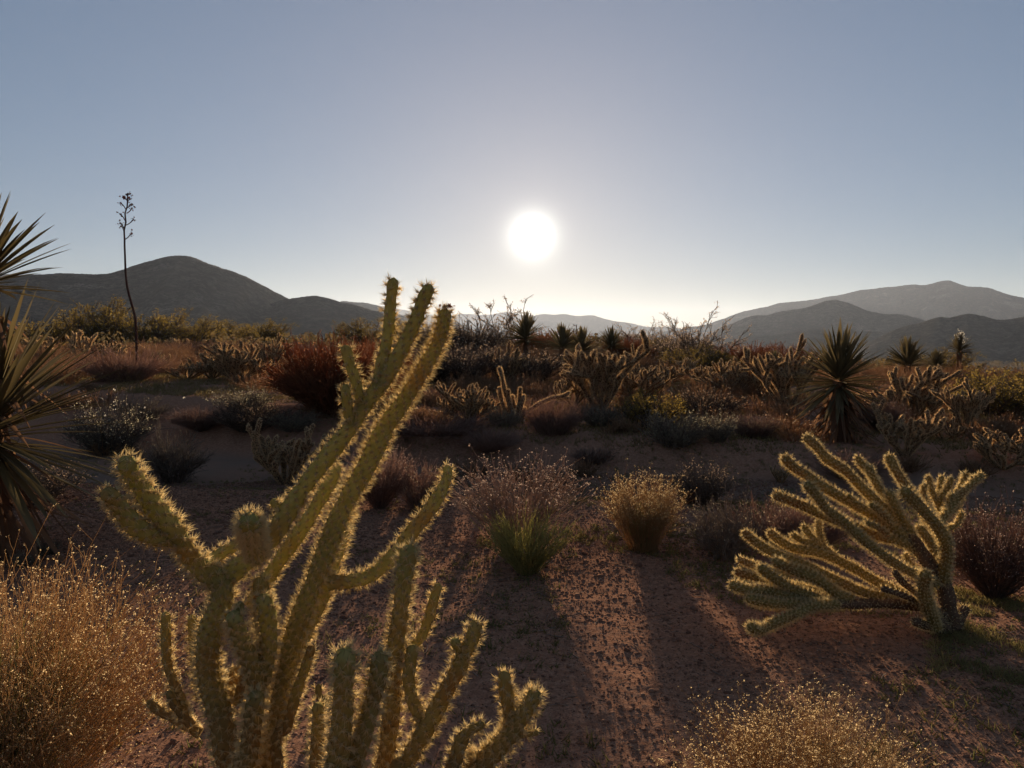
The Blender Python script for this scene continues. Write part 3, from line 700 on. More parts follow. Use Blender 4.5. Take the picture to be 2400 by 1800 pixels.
# ------------------------------------------------------------------ plant generators: each returns [(part name, mesh, material)] at about unit height
def cholla_variant(seed, spread=1.0, n=7, far=1.0, fing=3):
    """a bushy cholla 1 m tall: spreading arms that send up finger-like joints"""
    rng = np.random.default_rng(seed)
    body, spn = MB(), MB()
    kw = dict(step=0.03, sides=8, dens=1200 / far, nspine=2, slen=0.017 * far, swid=0.005 * far, tub=0.0, scat=True)
    def arm(p, d, L, r, lvl):
        d = d / np.linalg.norm(d)
        pts = [p]; q = p.copy(); dd = d.copy()
        for i in range(3):
            dd = dd + np.array([0, 0, 0.14]) + rng.normal(size=3) * 0.10; dd /= np.linalg.norm(dd)
            q = q + dd * L / 3; q[2] = max(q[2], 0.02); pts.append(q)
        pts = np.array(pts)
        cactus_arm(body, spn, pts, np.full(4, r), rng, **kw)
        if lvl < 2:
            for k in range(fing if lvl == 0 else rng.integers(1, 4)):
                f = rng.uniform(0.35, 1.0) if lvl == 0 else rng.uniform(0.3, 0.9)
                i = min(2, int(f * 3)); s = pts[i] + (pts[i + 1] - pts[i]) * (f * 3 - i)
                nd = dd * 0.8 + rng.normal(size=3) * 0.5 + np.array([0, 0, 0.55])
                arm(s, nd, L * rng.uniform(0.42, 0.75), r * 0.95, lvl + 1)
    for k in range(n):
        a = 2 * math.pi * (k + rng.uniform(-0.3, 0.3)) / n
        tilt = rng.uniform(0.15, 1.0) * spread
        arm(np.array([0.03 * math.cos(a), 0.03 * math.sin(a), 0.0]), np.array([math.cos(a) * tilt, math.sin(a) * tilt, 0.9]), rng.uniform(0.40, 0.62), 0.0205, 0)
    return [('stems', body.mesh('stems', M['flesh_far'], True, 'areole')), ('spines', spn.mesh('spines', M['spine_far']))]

def stems_array(rng, n, h, spread, k=6, droop=0.0, base_r=0.06, wob=0.03, hvar=0.3, dome=True):
    """n curved stems rising from one foot and fanning out"""
    a = rng.uniform(0, 2 * math.pi, n); tl = np.sqrt(rng.uniform(0, 1, n)) * spread
    L = h * (1 - hvar * rng.uniform(0, 1, n))
    if dome: L = L * (1.0 - 0.25 * (tl / max(spread, 1e-3)) ** 2)
    t = np.linspace(0, 1, k)
    cx, cy = np.cos(a), np.sin(a)
    b = np.sqrt(rng.uniform(0, 1, n)) * base_r
    out = b[:, None] + L[:, None] * np.sin(tl)[:, None] * (t[None] + 0.25 * (t[None] ** 2 - t[None]))
    z = L[:, None] * np.cos(tl)[:, None] * (t[None] - droop * t[None] ** 3)
    P = np.stack([cx[:, None] * out, cy[:, None] * out, z], -1)
    wv = rng.normal(size=(n, k, 3)).cumsum(1) * wob * h / k ** 0.5; wv[:, 0] = 0
    P = P + wv
    P[..., 2] = np.maximum(P[..., 2], 0.0)
    return P
def twigs_on(rng, P, per, L, k=4, ang=0.6, tmin=0.35, up=0.25, wob=0.05):
    m, kk, _ = P.shape
    idx = np.repeat(np.arange(m), per); n = len(idx)
    f = rng.uniform(tmin, 0.98, n) * (kk - 1); i = np.minimum(f.astype(int), kk - 2); fr = (f - i)[:, None]
    s = P[idx, i] * (1 - fr) + P[idx, i + 1] * fr
    T = unit(P[idx, i + 1] - P[idx, i])
    D = unit(T + ang * rng.normal(size=(n, 3)) + np.array([0, 0, up]))
    ln = L * rng.uniform(0.4, 1.0, n)
    t = np.linspace(0, 1, k)
    Q = s[:, None] + D[:, None] * (ln[:, None] * t[None])[..., None] + rng.normal(size=(n, k, 3)).cumsum(1) * wob * L * t[None, :, None]
    return Q
def along(rng, Q, n, jit=0.0, tmin=0.1):
    m, k, _ = Q.shape
    idx = rng.integers(0, m, n); f = rng.uniform(tmin, 1, n) * (k - 1); i = np.minimum(f.astype(int), k - 2); fr = (f - i)[:, None]
    return Q[idx, i] * (1 - fr) + Q[idx, i + 1] * fr + rng.normal(size=(n, 3)) * jit
def rad_taper(P, r0, r1):
    m, k, _ = P.shape
    return np.tile(np.linspace(r0, r1, k), (m, 1))

def stalk_shrub(seed, n, spread, r, mat, headmat=None, twig=3, heads=2, hs=0.012, green=None, droop=0.05, twl=0.22, sub=0, foot=0.07):
    """clump of thin dry stalks that fork near the top and end in small flower heads (1 m tall)"""
    rng = np.random.default_rng(seed)
    P = stems_array(rng, n, 1.0, spread, 6, droop, foot, 0.03)
    st = MB().add(*tubes(P, rad_taper(P, r, r * 0.6)))
    Q = twigs_on(rng, P, twig, twl, 3, 0.28, 0.45, 0.1)
    st.add(*tubes(Q, rad_taper(Q, r * 0.6, r * 0.4)))
    tips = np.concatenate([P[:, -1], Q[:, -1]])
    if sub:
        Q2 = twigs_on(rng, Q, sub, twl * 0.4, 3, 0.5, 0.3, 0.1)
        st.add(*tubes(Q2, rad_taper(Q2, r * 0.45, r * 0.35)))
        tips = np.concatenate([tips, Q2[:, -1]])
    parts = [('stems', st.mesh('stems', mat))]
    if headmat:
        C = np.repeat(tips, heads, 0) + rng.normal(size=(len(tips) * heads, 3)) * hs * 0.55
        parts.append(('flower_heads', MB().add(*leaves(C, hs * rng.uniform(0.5, 1.2, len(C)), 0.8, rng)).mesh('flower_heads', headmat)))
    if green:
        gn, gh, gs = green
        G = stems_array(rng, gn, gh, gs, 5, 0.0, 0.07, 0.02)
        G2 = twigs_on(rng, G, 2, gh * 0.35, 3, 0.2, 0.3, 0.3)
        parts.append(('green_stems', MB().add(*tubes(G, rad_taper(G, r * 1.2, r * 0.6))).add(*tubes(G2, rad_taper(G2, r, r * 0.5))).mesh('green_stems', M['greenstem'])))
    return parts
def fine_shrub(seed, n, spread, r, mat, twig=5, twl=0.3, leafmat=None, nl=0, ls=0.02, wob=0.04, bark=None, ang=0.4, sub=0, hvar=0.35, foot=0.22):
    """rounded shrub of many fine twigs, with or without small leaves (1 m tall)"""
    rng = np.random.default_rng(seed)
    P = stems_array(rng, n, 0.98, spread, 6, 0.03, foot, wob, hvar)
    st = MB().add(*tubes(P, rad_taper(P, r * 1.6, r * 0.7)))
    Q = twigs_on(rng, P, twig, twl, 4, ang, 0.08, 0.25)
    Q[..., 2] = np.abs(Q[..., 2])
    st.add(*tubes(Q, rad_taper(Q, r, r * 0.5)))
    src = Q
    if sub:
        Q2 = twigs_on(rng, Q, sub, twl * 0.45, 3, 0.6, 0.2, 0.2)
        st.add(*tubes(Q2, rad_taper(Q2, r * 0.7, r * 0.45))); src = Q2
    parts = [('stems', st.mesh('stems', bark or mat))]
    if leafmat:
        C = along(rng, src, nl, ls * 0.6)
        parts.append(('foliage', MB().add(*leaves(C, ls * rng.uniform(0.5, 1.3, nl), 0.45, rng)).mesh('foliage', leafmat)))
    return parts

def blade_set(D, L, wd, bend, base, rng, side=None):
    """sword-shaped yucca leaves: D directions, folded along the midrib, tapering to a point"""
    n = len(D); k = 6
    t = np.linspace(0, 1, k)
    up = np.array([0, 0, 1.0])
    S = unit(np.cross(D, up) + 1e-3 * rng.normal(size=(n, 3))); U = unit(np.cross(S, D))
    prof = np.interp(t, [0, 0.12, 0.45, 0.8, 1], [0.75, 0.8, 1.0, 0.6, 0.03])
    C = base[:, None] + D[:, None] * (L[:, None] * t[None])[..., None] + np.array([0, 0, -1.0])[None, None] * (bend[:, None] * L[:, None] * t[None] ** 2.2)[..., None]
    W = (wd[:, None] * prof[None])[..., None] / 2
    a = C + S[:, None] * W + U[:, None] * W * 0.35; b = C - S[:, None] * W + U[:, None] * W * 0.35; c = C
    V = np.stack([a, c, b], 2)       # n,k,3,3
    idx = np.arange(n * k * 3).reshape(n, k, 3)
    q = np.concatenate([np.stack([idx[:, :-1, j], idx[:, 1:, j], idx[:, 1:, j + 1], idx[:, :-1, j + 1]], -1).reshape(-1, 4) for j in (0, 1)])
    return V.reshape(-1, 3), [q]
def yucca_parts(seed, trunk, leaf, n_live, n_dead, wd=0.035, tilt=(-0.35, 1.45), center=None, lean=(0, 0)):
    rng = np.random.default_rng(seed)
    top = np.array([lean[0], lean[1], trunk]) if center is None else np.asarray(center, float)
    foot = np.array([0, 0, -0.02])
    el = rng.uniform(tilt[0], tilt[1], n_live); az = rng.uniform(0, 2 * math.pi, n_live)
    D = np.stack([np.cos(el) * np.cos(az), np.cos(el) * np.sin(az), np.sin(el)], -1)
    L = leaf * rng.uniform(0.7, 1.08, n_live)
    base = top[None] + D * 0.05 + np.stack([0 * el, 0 * el, (el - 0.5) * 0.12 * leaf], -1)
    live = MB().add(*blade_set(D, L, wd * rng.uniform(0.8, 1.2, n_live), 0.04 + 0.10 * rng.uniform(0, 1, n_live) ** 2, base, rng)).mesh('leaf_crown', M['yucca'])
    el = np.where(rng.uniform(size=n_dead) < 0.7, rng.uniform(-1.53, -1.2, n_dead), rng.uniform(-1.2, -0.2, n_dead)); az = rng.uniform(0, 2 * math.pi, n_dead)
    D = np.stack([np.cos(el) * np.cos(az), np.cos(el) * np.sin(az), np.sin(el)], -1)
    f = rng.uniform(0.25, 1.0, n_dead)
    base = foot + (top - foot)[None] * f[:, None] + D * 0.05
    L = leaf * rng.uniform(0.6, 1.0, n_dead)
    L = np.minimum(L, np.maximum(base[:, 2], 0.1) / np.maximum(-D[:, 2], 0.05) * 0.98)
    dead = MB().add(*blade_set(D, L, wd * rng.uniform(0.7, 1.1, n_dead), 0.1 + 0.15 * rng.uniform(0, 1, n_dead), base, rng)).mesh('dead_leaves', M['yucca_dead'])
    t = np.linspace(0, 1, 8)[:, None]
    P = (foot + (top - foot) * t)[None] + rng.normal(size=(1, 8, 3)) * 0.006
    tr = MB().add(*tubes(P, np.full((1, 8), 0.075) * (1 + 0.1 * rng.normal(size=(1, 8))), 12)).mesh('trunk', M['yucca_dead'], True)
    return [('leaf_crown', live), ('dead_leaves', dead), ('trunk', tr)]

V = {}
def variant(key, fn, *a, **k):
    V[key] = fn(*a, **k)
for i, (sp, n, fg) in enumerate(((0.8, 10, 4), (1.5, 9, 4), (1.1, 12, 4), (0.6, 7, 4), (1.9, 8, 4))):
    variant('cholla%d' % i, cholla_variant, 101 + i, sp, n, 1.0, fg)
variant('cholla_far', cholla_variant, 131, 1.0, 7, 1.9, 2)
variant('broom', fine_shrub, 201, 190, 0.66, 0.0036, M['greenstem'], 5, 0.34, None, 0, 0.02, 0.015, None, 0.13, 0, 0.3, 0.1)
variant('deadbuck', stalk_shrub, 202, 210, 0.72, 0.0034, M['straw_grey'], M['straw_grey'], 4, 3, 0.014, None, 0.04, 0.24)
variant('rabbit', stalk_shrub, 203, 420, 0.72, 0.0028, M['straw'], M['head'], 4, 3, 0.013, (420, 0.6, 0.6), 0.04, 0.24, 1, 0.2)
variant('bursage0', fine_shrub, 205, 130, 0.95, 0.006, M['greytwig'], 6, 0.35, M['greyleaf'], 4500, 0.034, 0.05, None, 0.5)
variant('bursage1', fine_shrub, 206, 90, 0.8, 0.007, M['greytwig'], 6, 0.4, M['greyleaf'], 2600, 0.04, 0.05, None, 0.5)
variant('mauve0', fine_shrub, 207, 380, 0.95, 0.0042, M['purple'], 5, 0.3, None, 0, 0.02, 0.045, None, 0.35, 0, 0.65, 0.35)
variant('mauve1', stalk_shrub, 208, 420, 0.85, 0.0042, M['purple'], M['straw_grey'], 4, 2, 0.012, None, 0.02, 0.25)
variant('twiggy0', fine_shrub, 209, 60, 0.9, 0.0065, M['greytwig'], 9, 0.4, M['greyleaf'], 900, 0.02, 0.05, None, 0.5, 3)
variant('twiggy1', fine_shrub, 210, 150, 0.8, 0.0055, M['purple'], 5, 0.35, M['greyleaf'], 1600, 0.025, 0.04, None, 0.4)
variant('dark0', fine_shrub, 211, 220, 0.9, 0.005, M['bark'], 6, 0.3, M['darkleaf'], 3800, 0.035, 0.04, None, 0.45)
variant('red0', fine_shrub, 212, 520, 1.05, 0.005, M['redtwig'], 7, 0.26, M['redtwig'], 9000, 0.022, 0.03, None, 0.4)
variant('olive0', fine_shrub, 213, 40, 0.95, 0.008, M['olive'], 9, 0.35, M['olive'], 9000, 0.035, 0.06, M['bark'], 0.5, 3)
variant('olive1', fine_shrub, 214, 30, 0.85, 0.009, M['olive'], 9, 0.35, M['olive'], 6500, 0.04, 0.07, M['bark'], 0.5, 3)
variant('open0', fine_shrub, 215, 16, 0.6, 0.0055, M['olive'], 7, 0.3, M['darkleaf'], 3000, 0.026, 0.08, M['bark'], 0.55, 3, 0.6)
variant('open1', fine_shrub, 216, 22, 0.75, 0.005, M['olive'], 8, 0.28, M['darkleaf'], 3800, 0.025, 0.07, M['bark'], 0.55, 3, 0.5)
variant('flower0', fine_shrub, 217, 150, 0.8, 0.006, M['greytwig'], 5, 0.35, M['greyleaf'], 3000, 0.03, 0.05, None, 0.5)
variant('yucca0', yucca_parts, 301, 0.60, 0.46, 230, 190, 0.034)
variant('yucca1', yucca_parts, 302, 0.45, 0.55, 170, 70, 0.05, (0.0, 1.5))
variant('yucca2', yucca_parts, 303, 0.35, 0.65, 150, 60, 0.06, (0.1, 1.5))

RP = random.Random(5)
def put(key, name, label, cat, px, py=None, Y=None, h=100, wx=None, group=None, rz=None, extra=None):
    """plant a variant: photo column px, foot at row py (or at distance Y), pixel height h, optional pixel width"""
    p = ground(px, py) if Y is None else onground(px, Y)
    s = h * p[1] / F
    sx = s if wx is None else wx * p[1] / F / extent(key)
    o = thing(name, label, cat, p + np.array([0, 0, -0.01]), RP.uniform(0, 6.28) if rz is None else rz, (sx, sx, s), group)
    for nm, me in V[key]:
        link(nm, me, o)
    return o
EXT = {}
def extent(key):
    if key not in EXT:
        me = V[key][0][1]
        co = np.empty(len(me.vertices) * 3, np.float32); me.vertices.foreach_get('co', co); co = co.reshape(-1, 3)
        EXT[key] = float(np.percentile(np.abs(co[:, :2]), 97)) * 2
    return EXT[key]

# ------------------------------------------------------------------ chollas across the terrace
CH = [
    ('cholla2', 1100, 992, 105, 130, 'dark low cholla clump with short upright fingers, just left of the slender fork'),
    ('cholla0', 1405, 962, 175, 190, 'tallest glowing cholla thicket right of centre, topped by two thin prongs'),
    ('cholla1', 1505, 945, 105, 130, 'cholla at the right foot of the tallest thicket, fingers fanned right'),
    ('cholla3', 1185, 900, 105, 100, 'cholla with a pinkish crown below the far centre yucca'),
    ('cholla2', 1258, 892, 68, 60, 'small bunch of cholla fingers right under the far centre yucca'),
    ('cholla3', 1312, 872, 38, 34, 'tiny pale cholla between the centre yucca and the tallest thicket'),
    ('cholla2', 1712, 925, 95, 120, 'rounded pink-rimmed cholla half way between thicket and right yucca'),
    ('cholla4', 1545, 905, 75, 110, 'cholla behind the olive bush, left of the thin leafless tree'),
    ('cholla0', 1845, 962, 168, 150, 'large open cholla with bare antler arms directly left of the right yucca'),
    ('cholla1', 1790, 930, 95, 110, 'cholla in front of the antler-armed one, left of the right yucca'),
    ('cholla2', 2140, 985, 140, 160, 'big golden cholla standing right of the broad yucca'),
    ('cholla3', 2120, 1068, 138, 130, 'shaded upright cholla in front of the big golden one'),
    ('cholla0', 2262, 1012, 122, 110, 'cholla with long raised fingers before the dark creosote at right'),
    ('cholla1', 2350, 1098, 112, 150, 'stout amber cholla cut by the right edge of the picture'),
    ('cholla4', 440, 888, 58, 100, 'low pale cholla left of the cholla bank, on the sunny terrace'),
    ('cholla2', 560, 895, 100, 130, 'broad cholla bank on the left terrace, beside the red-brown bush'),
    ('cholla0', 628, 878, 92, 90, 'taller cholla at the right end of the left cholla bank'),
    ('cholla4', 225, 838, 62, 90, 'cholla behind the blades of the left yucca, with curled tips'),
    ('cholla3', 668, 1135, 165, 140, 'cholla standing in deep shade behind the near arms, under the bank'),
    ('cholla1', 1345, 955, 92, 100, 'low wide cholla at the left foot of the tallest glowing thicket'),
    ('cholla3', 1452, 925, 125, 80, 'narrow cholla wedged behind the right side of the tallest thicket'),
    ('cholla0', 1640, 912, 66, 80, 'small cholla between the olive bush and the rounded pink-rimmed one'),
    ('cholla4', 2210, 1030, 78, 100, 'squat cholla between the big golden one and the stout amber one'),
    ('cholla2', 498, 888, 74, 80, 'middle cholla of the left bank, between the pale and the broad one'),
    ('cholla3', 1830, 1132, 52, 42, 'little amber cholla tuft behind the sprawling one'),
]
for key, px, py, h, wx, lab in CH:
    put(key, 'cholla_cactus', lab, 'cactus', px, py, None, h, wx, 'chollas on the terrace')
FARCH = [
    (100, 31, 62, 70, 'far cholla seen above the lower crown of the left yucca'),
    (185, 29, 85, 60, 'far cholla with two thin raised arms, left of the tall dead stalk'),
    (270, 27, 62, 50, 'far cholla just left of the foot of the tall dead stalk'),
    (380, 25, 45, 34, 'orange-tinted cholla alone on the terrace right of the tall dead stalk'),
    (415, 40, 38, 50, 'thin far cholla before the olive creosotes'),
    (510, 44, 32, 70, 'far row of chollas below the dark hill, left piece'),
    (575, 45, 36, 60, 'far row of chollas below the dark hill, right piece'),
    (335, 33, 34, 50, 'faint cholla behind the foot of the tall dead stalk'),
    (1610, 27, 50, 50, 'far cholla with prongs below the thin leafless tree'),
    (1965, 26, 80, 90, 'cholla glimpsed behind the skirt of the right yucca'),
]
for px, Y, h, wx, lab in FARCH:
    put('cholla_far', 'cholla_cactus', lab, 'cactus', px, None, Y, h, wx, 'far chollas')

# ------------------------------------------------------------------ yuccas
def put_parts(parts, name, label, cat, p, rz=0, scale=(1, 1, 1), group=None):
    o = thing(name, label, cat, p, rz, scale, group)
    for nm, me in parts: link(nm, me, o)
    return o
def build_yuccas():
    p = ground(1962, 1032); s = p[1] / F      # metres per photo pixel there
    put_parts(yucca_parts(311, 142 * s, 126 * s, 190, 300, 10.5 * s, (-0.75, 1.5)), 'yucca', 'broad spiky yucca with a brown skirt of dead leaves, standing on the right', 'yucca', p, 0.7)
    # the left one: two heads, cut by the picture edge
    Y = 5.2
    b = onground(-45, Y)
    rng = np.random.default_rng(321)
    t = thing('yucca', 'large two-headed yucca cut off by the left edge of the picture', 'yucca', b)
    low = at(-25, 1010, Y) - b; high = at(-40, 665, Y + 0.1) - b
    for c, leaf, nl, nd, wd, tl, dl in ((low, 0.98, 150, 120, 0.058, (-0.55, 1.45), -0.5), (high, 0.58, 95, 150, 0.052, (-0.1, 1.45), -0.7)):
        pr = yucca_parts(int(c[2] * 1000), 0, leaf, nl, nd, wd, tl, c)
        for nm, me in pr: link(nm, me, t)
    put_parts(yucca_parts(331, 50 * 34 / F, 60 * 34 / F, 120, 50, 7 * 34 / F, (-0.3, 1.5)), 'yucca', 'dark round-headed yucca against the pale hills, left of centre ridge', 'yucca', onground(1232, 34))
    for key, px, Y, h, lab in (('yucca1', 1318, 32, 95, 'small yucca on the skyline, left one of the pair right of the round-headed yucca'),
                               ('yucca2', 1362, 33, 85, 'small yucca on the skyline, right one of the pair right of the round-headed yucca'),
                               ('yucca1', 1432, 33, 85, 'small narrow yucca behind the prongs of the tallest cholla'),
                               ('yucca2', 2128, 24, 100, 'low yucca behind the big golden cholla at right'),
                               ('yucca1', 2195, 30, 70, 'small yucca rosette between the creosotes at right'),
                               ('yucca1', 1815, 34, 60, 'distant yucca tuft left of the broad right yucca'),
                               ('yucca2', 370, 22, 50, 'short yucca rosette beside the orange-tinted cholla')):
        put(key, 'yucca', lab, 'yucca', px, None, Y, h, None, 'small yuccas on the skyline')
    # the one in flower
    p = onground(2248, 28); s = 28 / F
    y = put_parts(yucca_parts(341, 70 * s, 40 * s, 90, 40, 5 * s, (-0.2, 1.5)), 'yucca', 'small distant yucca bearing a white flower head, far right', 'yucca', p)
    C = np.array([0, 0, 100 * s]) + rng.normal(size=(160, 3)) * np.array([5, 5, 8]) * s
    link('flower_head', MB().add(*leaves(C, np.full(160, 5 * s), 0.7, rng)).mesh('flower_head', M['white']), y)
build_yuccas()

# ------------------------------------------------------------------ dead agave stalks
def agave(px_pts, Y, r, branches, label, pods, group=None):
    rng = np.random.default_rng(int(px_pts[0][0]))
    P = np.array([at(x, y, Y) for x, y in px_pts]); b = P[0].copy(); b[2] = float(terr(b[0], b[1])); P[0] = b - [0, 0, 0.05]
    t = thing('agave_stalk', label, 'dead stalk', b, group=group)
    c = catmull(P - b, 0.15)
    link('stalk', MB().add(*tubes(c[None], np.linspace(r, r * 0.45, len(c))[None], 6)).mesh('stalk', M['stalk'], True), t)
    for (x0, y0, x1, y1) in branches:
        q0, q1 = at(x0, y0, Y) - b, at(x1, y1, Y + rng.uniform(-0.15, 0.15)) - b
        mid = (q0 + q1) / 2 + (q1 - q0)[[2, 1, 0]] * np.array([0.08, 0, -0.08])
        br = link('side_branch', MB().add(*tubes(catmull(np.array([q0, mid, q1]), 0.05)[None], None or np.full((1, len(catmull(np.array([q0, mid, q1]), 0.05))), r * 0.36), 5)).mesh('side_branch', M['stalk'], True), t)
        k = pods
        C = q1 + rng.normal(size=(k, 3)) * r * 1.0
        link('seed_pods', MB().add(*leaves(C, r * rng.uniform(0.9, 2.0, k), 0.7, rng)).mesh('seed_pods', M['pod']), br)
agave([(320, 800), (318, 760), (312, 725), (302, 690), (296, 660), (294, 630), (293, 600), (292, 575), (292, 560), (291, 540), (295, 520), (293, 500), (298, 485), (299, 465), (300, 452)], 24, 0.042,
      [(292, 562, 306, 549), (290, 541, 283, 529), (291, 536, 281, 522), (295, 528, 313, 514), (293, 517, 280, 501), (297, 500, 309, 488), (296, 493, 284, 477), (299, 487, 307, 478), (299, 472, 291, 463), (299, 470, 304, 467), (300, 458, 296, 457), (300, 456, 303, 455)],
      'tall dead agave stalk with dark seed pods rising above the left hill', 14)
for px, ytop, Y, lab in ((1076, 760, 40, 'dead agave stalk on the skyline right beside the near cactus tips'), (1105, 764, 42, 'bare thin agave pole right of the near cactus tips'), (1315, 768, 45, 'agave stalk with pods standing above the pair of small yuccas'),
                         (1351, 761, 42, 'taller agave stalk with pods right of the pair of small yuccas'), (1401, 781, 48, 'agave stalk left of the prongs of the tallest cholla'), (1380, 790, 50, 'bare agave pole between the podded stalks'),
                         (1442, 787, 46, 'agave pole just right of the prongs of the tallest cholla'), (1478, 788, 46, 'agave stalk with pods right of the tallest cholla'), (1519, 789, 48, 'small agave stalk left of the thin leafless tree'),
                         (1788, 820, 40, 'short agave stalk on the skyline left of the broad yucca'), (1802, 818, 41, 'short agave stalk nearest the antler-armed cholla')):
    br = [] if 'pole' in lab else [(px, ytop + 4 + 7 * i, px + (7 if i % 2 else -7), ytop + 1 + 7 * i) for i in range(5)]
    agave([(px + 1, 830), (px, 815), (px + 1, (ytop + 815) / 2), (px, ytop)], Y, 0.045, br, lab, 8, 'agave stalks on the skyline')

# ------------------------------------------------------------------ shrubs
SH = [
    ('broom', 'ephedra_shrub', 1236, 1342, 158, 178, 'vivid green broom-like shrub in the middle of the gravel flat', 'shrub'),
    ('deadbuck', 'dry_shrub', 1215, 1275, 225, 280, 'dead buckwheat with a crowd of tall bare stalks right behind the green broom', 'shrub'),
    ('rabbit', 'dry_shrub', 1508, 1292, 200, 165, 'golden seed-headed shrub glowing in the sun left of the sprawling cholla', 'shrub'),
    ('bursage0', 'bursage_shrub', 1585, 1045, 92, 150, 'silvery grey shrub on the edge of the bank, left of the broad yucca', 'shrub'),
    ('bursage1', 'bursage_shrub', 1682, 1035, 74, 75, 'small upright silvery shrub beside the wider silvery one', 'shrub'),
    ('twiggy1', 'bursage_shrub', 1768, 1026, 66, 120, 'dim grey shrub at the left foot of the broad yucca', 'shrub'),
    ('mauve0', 'dry_shrub', 1015, 1016, 62, 240, 'wide mauve-grey brush just right of the tall near arms', 'shrub'),
    ('mauve1', 'dry_shrub', 890, 1190, 150, 150, 'purplish stalky shrub half hidden by the tall near arms', 'shrub'),
    ('twiggy1', 'dry_shrub', 985, 1196, 130, 100, 'thin grey-green shrub between the near arms and the curved arm', 'shrub'),
    ('mauve0', 'dry_shrub', 1295, 1015, 105, 125, 'dusky brush under the long arm of the slender fork', 'shrub'),
    ('dark0', 'dry_shrub', 1640, 1180, 108, 120, 'dark shrub in the shade of the bank behind the golden one', 'shrub'),
    ('twiggy0', 'dry_shrub', 1700, 1308, 155, 150, 'bare twiggy grey shrub left of the sprawling cholla', 'shrub'),
    ('twiggy1', 'dry_shrub', 1800, 1285, 130, 140, 'greenish twiggy shrub behind the arms of the sprawling cholla', 'shrub'),
    ('mauve1', 'dry_shrub', 1905, 1295, 130, 160, 'reddish dry shrub seen through the arms of the sprawling cholla', 'shrub'),
    ('mauve1', 'dry_shrub', 2330, 1400, 235, 250, 'dark dry grass clump at the right edge behind the sprawling cholla', 'shrub'),
    ('flower0', 'bursage_shrub', 255, 1062, 130, 170, 'grey shrub dotted with pale flowers beside the left yucca', 'shrub'),
    ('twiggy0', 'dry_shrub', 405, 1130, 130, 140, 'bare twigs in shade right of the left yucca', 'shrub'),
    ('bursage1', 'dry_shrub', 572, 968, 64, 120, 'sunlit dry shrub on the lip of the left bank', 'shrub'),
    ('mauve0', 'dry_shrub', 295, 892, 95, 180, 'round brown shrub on the left terrace behind the yucca blades', 'shrub'),
    ('red0', 'dry_shrub', 785, 965, 195, 250, 'big dense red-brown bush left of the near arms', 'shrub'),
    ('red0', 'dry_shrub', 890, 925, 140, 150, 'red-brown bush hidden behind the tall near arms', 'shrub'),
    ('dark0', 'dry_shrub', 1075, 897, 105, 190, 'dark brush right behind the tips of the near arms', 'shrub'),
    ('dark0', 'dry_shrub', 1000, 897, 100, 150, 'dusky brush between the near arm tips and the dark clump', 'shrub'),
    ('dark0', 'dry_shrub', 1235, 897, 85, 150, 'dark brush below the round-headed yucca', 'shrub'),
    ('olive0', 'creosote_bush', 1520, 1002, 92, 150, 'low olive bush between the tallest cholla and the silvery shrub', 'shrub'),
    ('dark0', 'dry_shrub', 1655, 985, 85, 150, 'dark grey shrub behind the silvery ones', 'shrub'),
    ('bursage0', 'dry_shrub', 1410, 1000, 60, 120, 'grey brush at the foot of the tallest cholla', 'shrub'),
    ('mauve1', 'dry_shrub', 2060, 1010, 80, 120, 'brown brush between the broad yucca and the golden cholla', 'shrub'),
    ('twiggy1', 'dry_shrub', 1995, 1120, 70, 150, 'pale brush behind the raised arms of the sprawling cholla', 'shrub'),
    ('bursage1', 'dry_shrub', 1180, 1000, 50, 90, 'low brush at the left foot of the slender fork', 'shrub'),
    ('dark0', 'dry_shrub', 60, 1180, 110, 200, 'shaded brush under the left yucca', 'shrub'),
    ('twiggy0', 'dry_shrub', 330, 985, 62, 120, 'bare brush on the slope above the shaded twigs at left', 'shrub'),
    ('mauve1', 'dry_shrub', 470, 1010, 60, 120, 'low mauve brush on the slope of the left bank', 'shrub'),
    ('bursage1', 'dry_shrub', 690, 1010, 55, 110, 'grey brush below the red-brown bush at the foot of the bank', 'shrub'),
    ('twiggy1', 'dry_shrub', 1390, 1085, 42, 90, 'small dusky tuft on the bare face of the bank, behind the golden shrub', 'shrub'),
    ('mauve1', 'dry_shrub', 1150, 1060, 62, 130, 'dusky stalks on the bank right behind the dead buckwheat', 'shrub'),
    ('dark0', 'dry_shrub', 590, 1010, 80, 150, 'dark shrub on the shaded face of the left bank', 'shrub'),
    ('bursage0', 'bursage_shrub', 110, 1300, 42, 55, 'small green tuft in the shade at left, the right one of two', 'shrub'),
    ('bursage1', 'bursage_shrub', 62, 1325, 42, 60, 'small green tuft in the shade at left, the left one of two', 'shrub'),
]
for key, name, px, py, h, wx, lab, cat in SH:
    put(key, name, lab, cat, px, py, None, h, wx, 'shrubs around the wash')
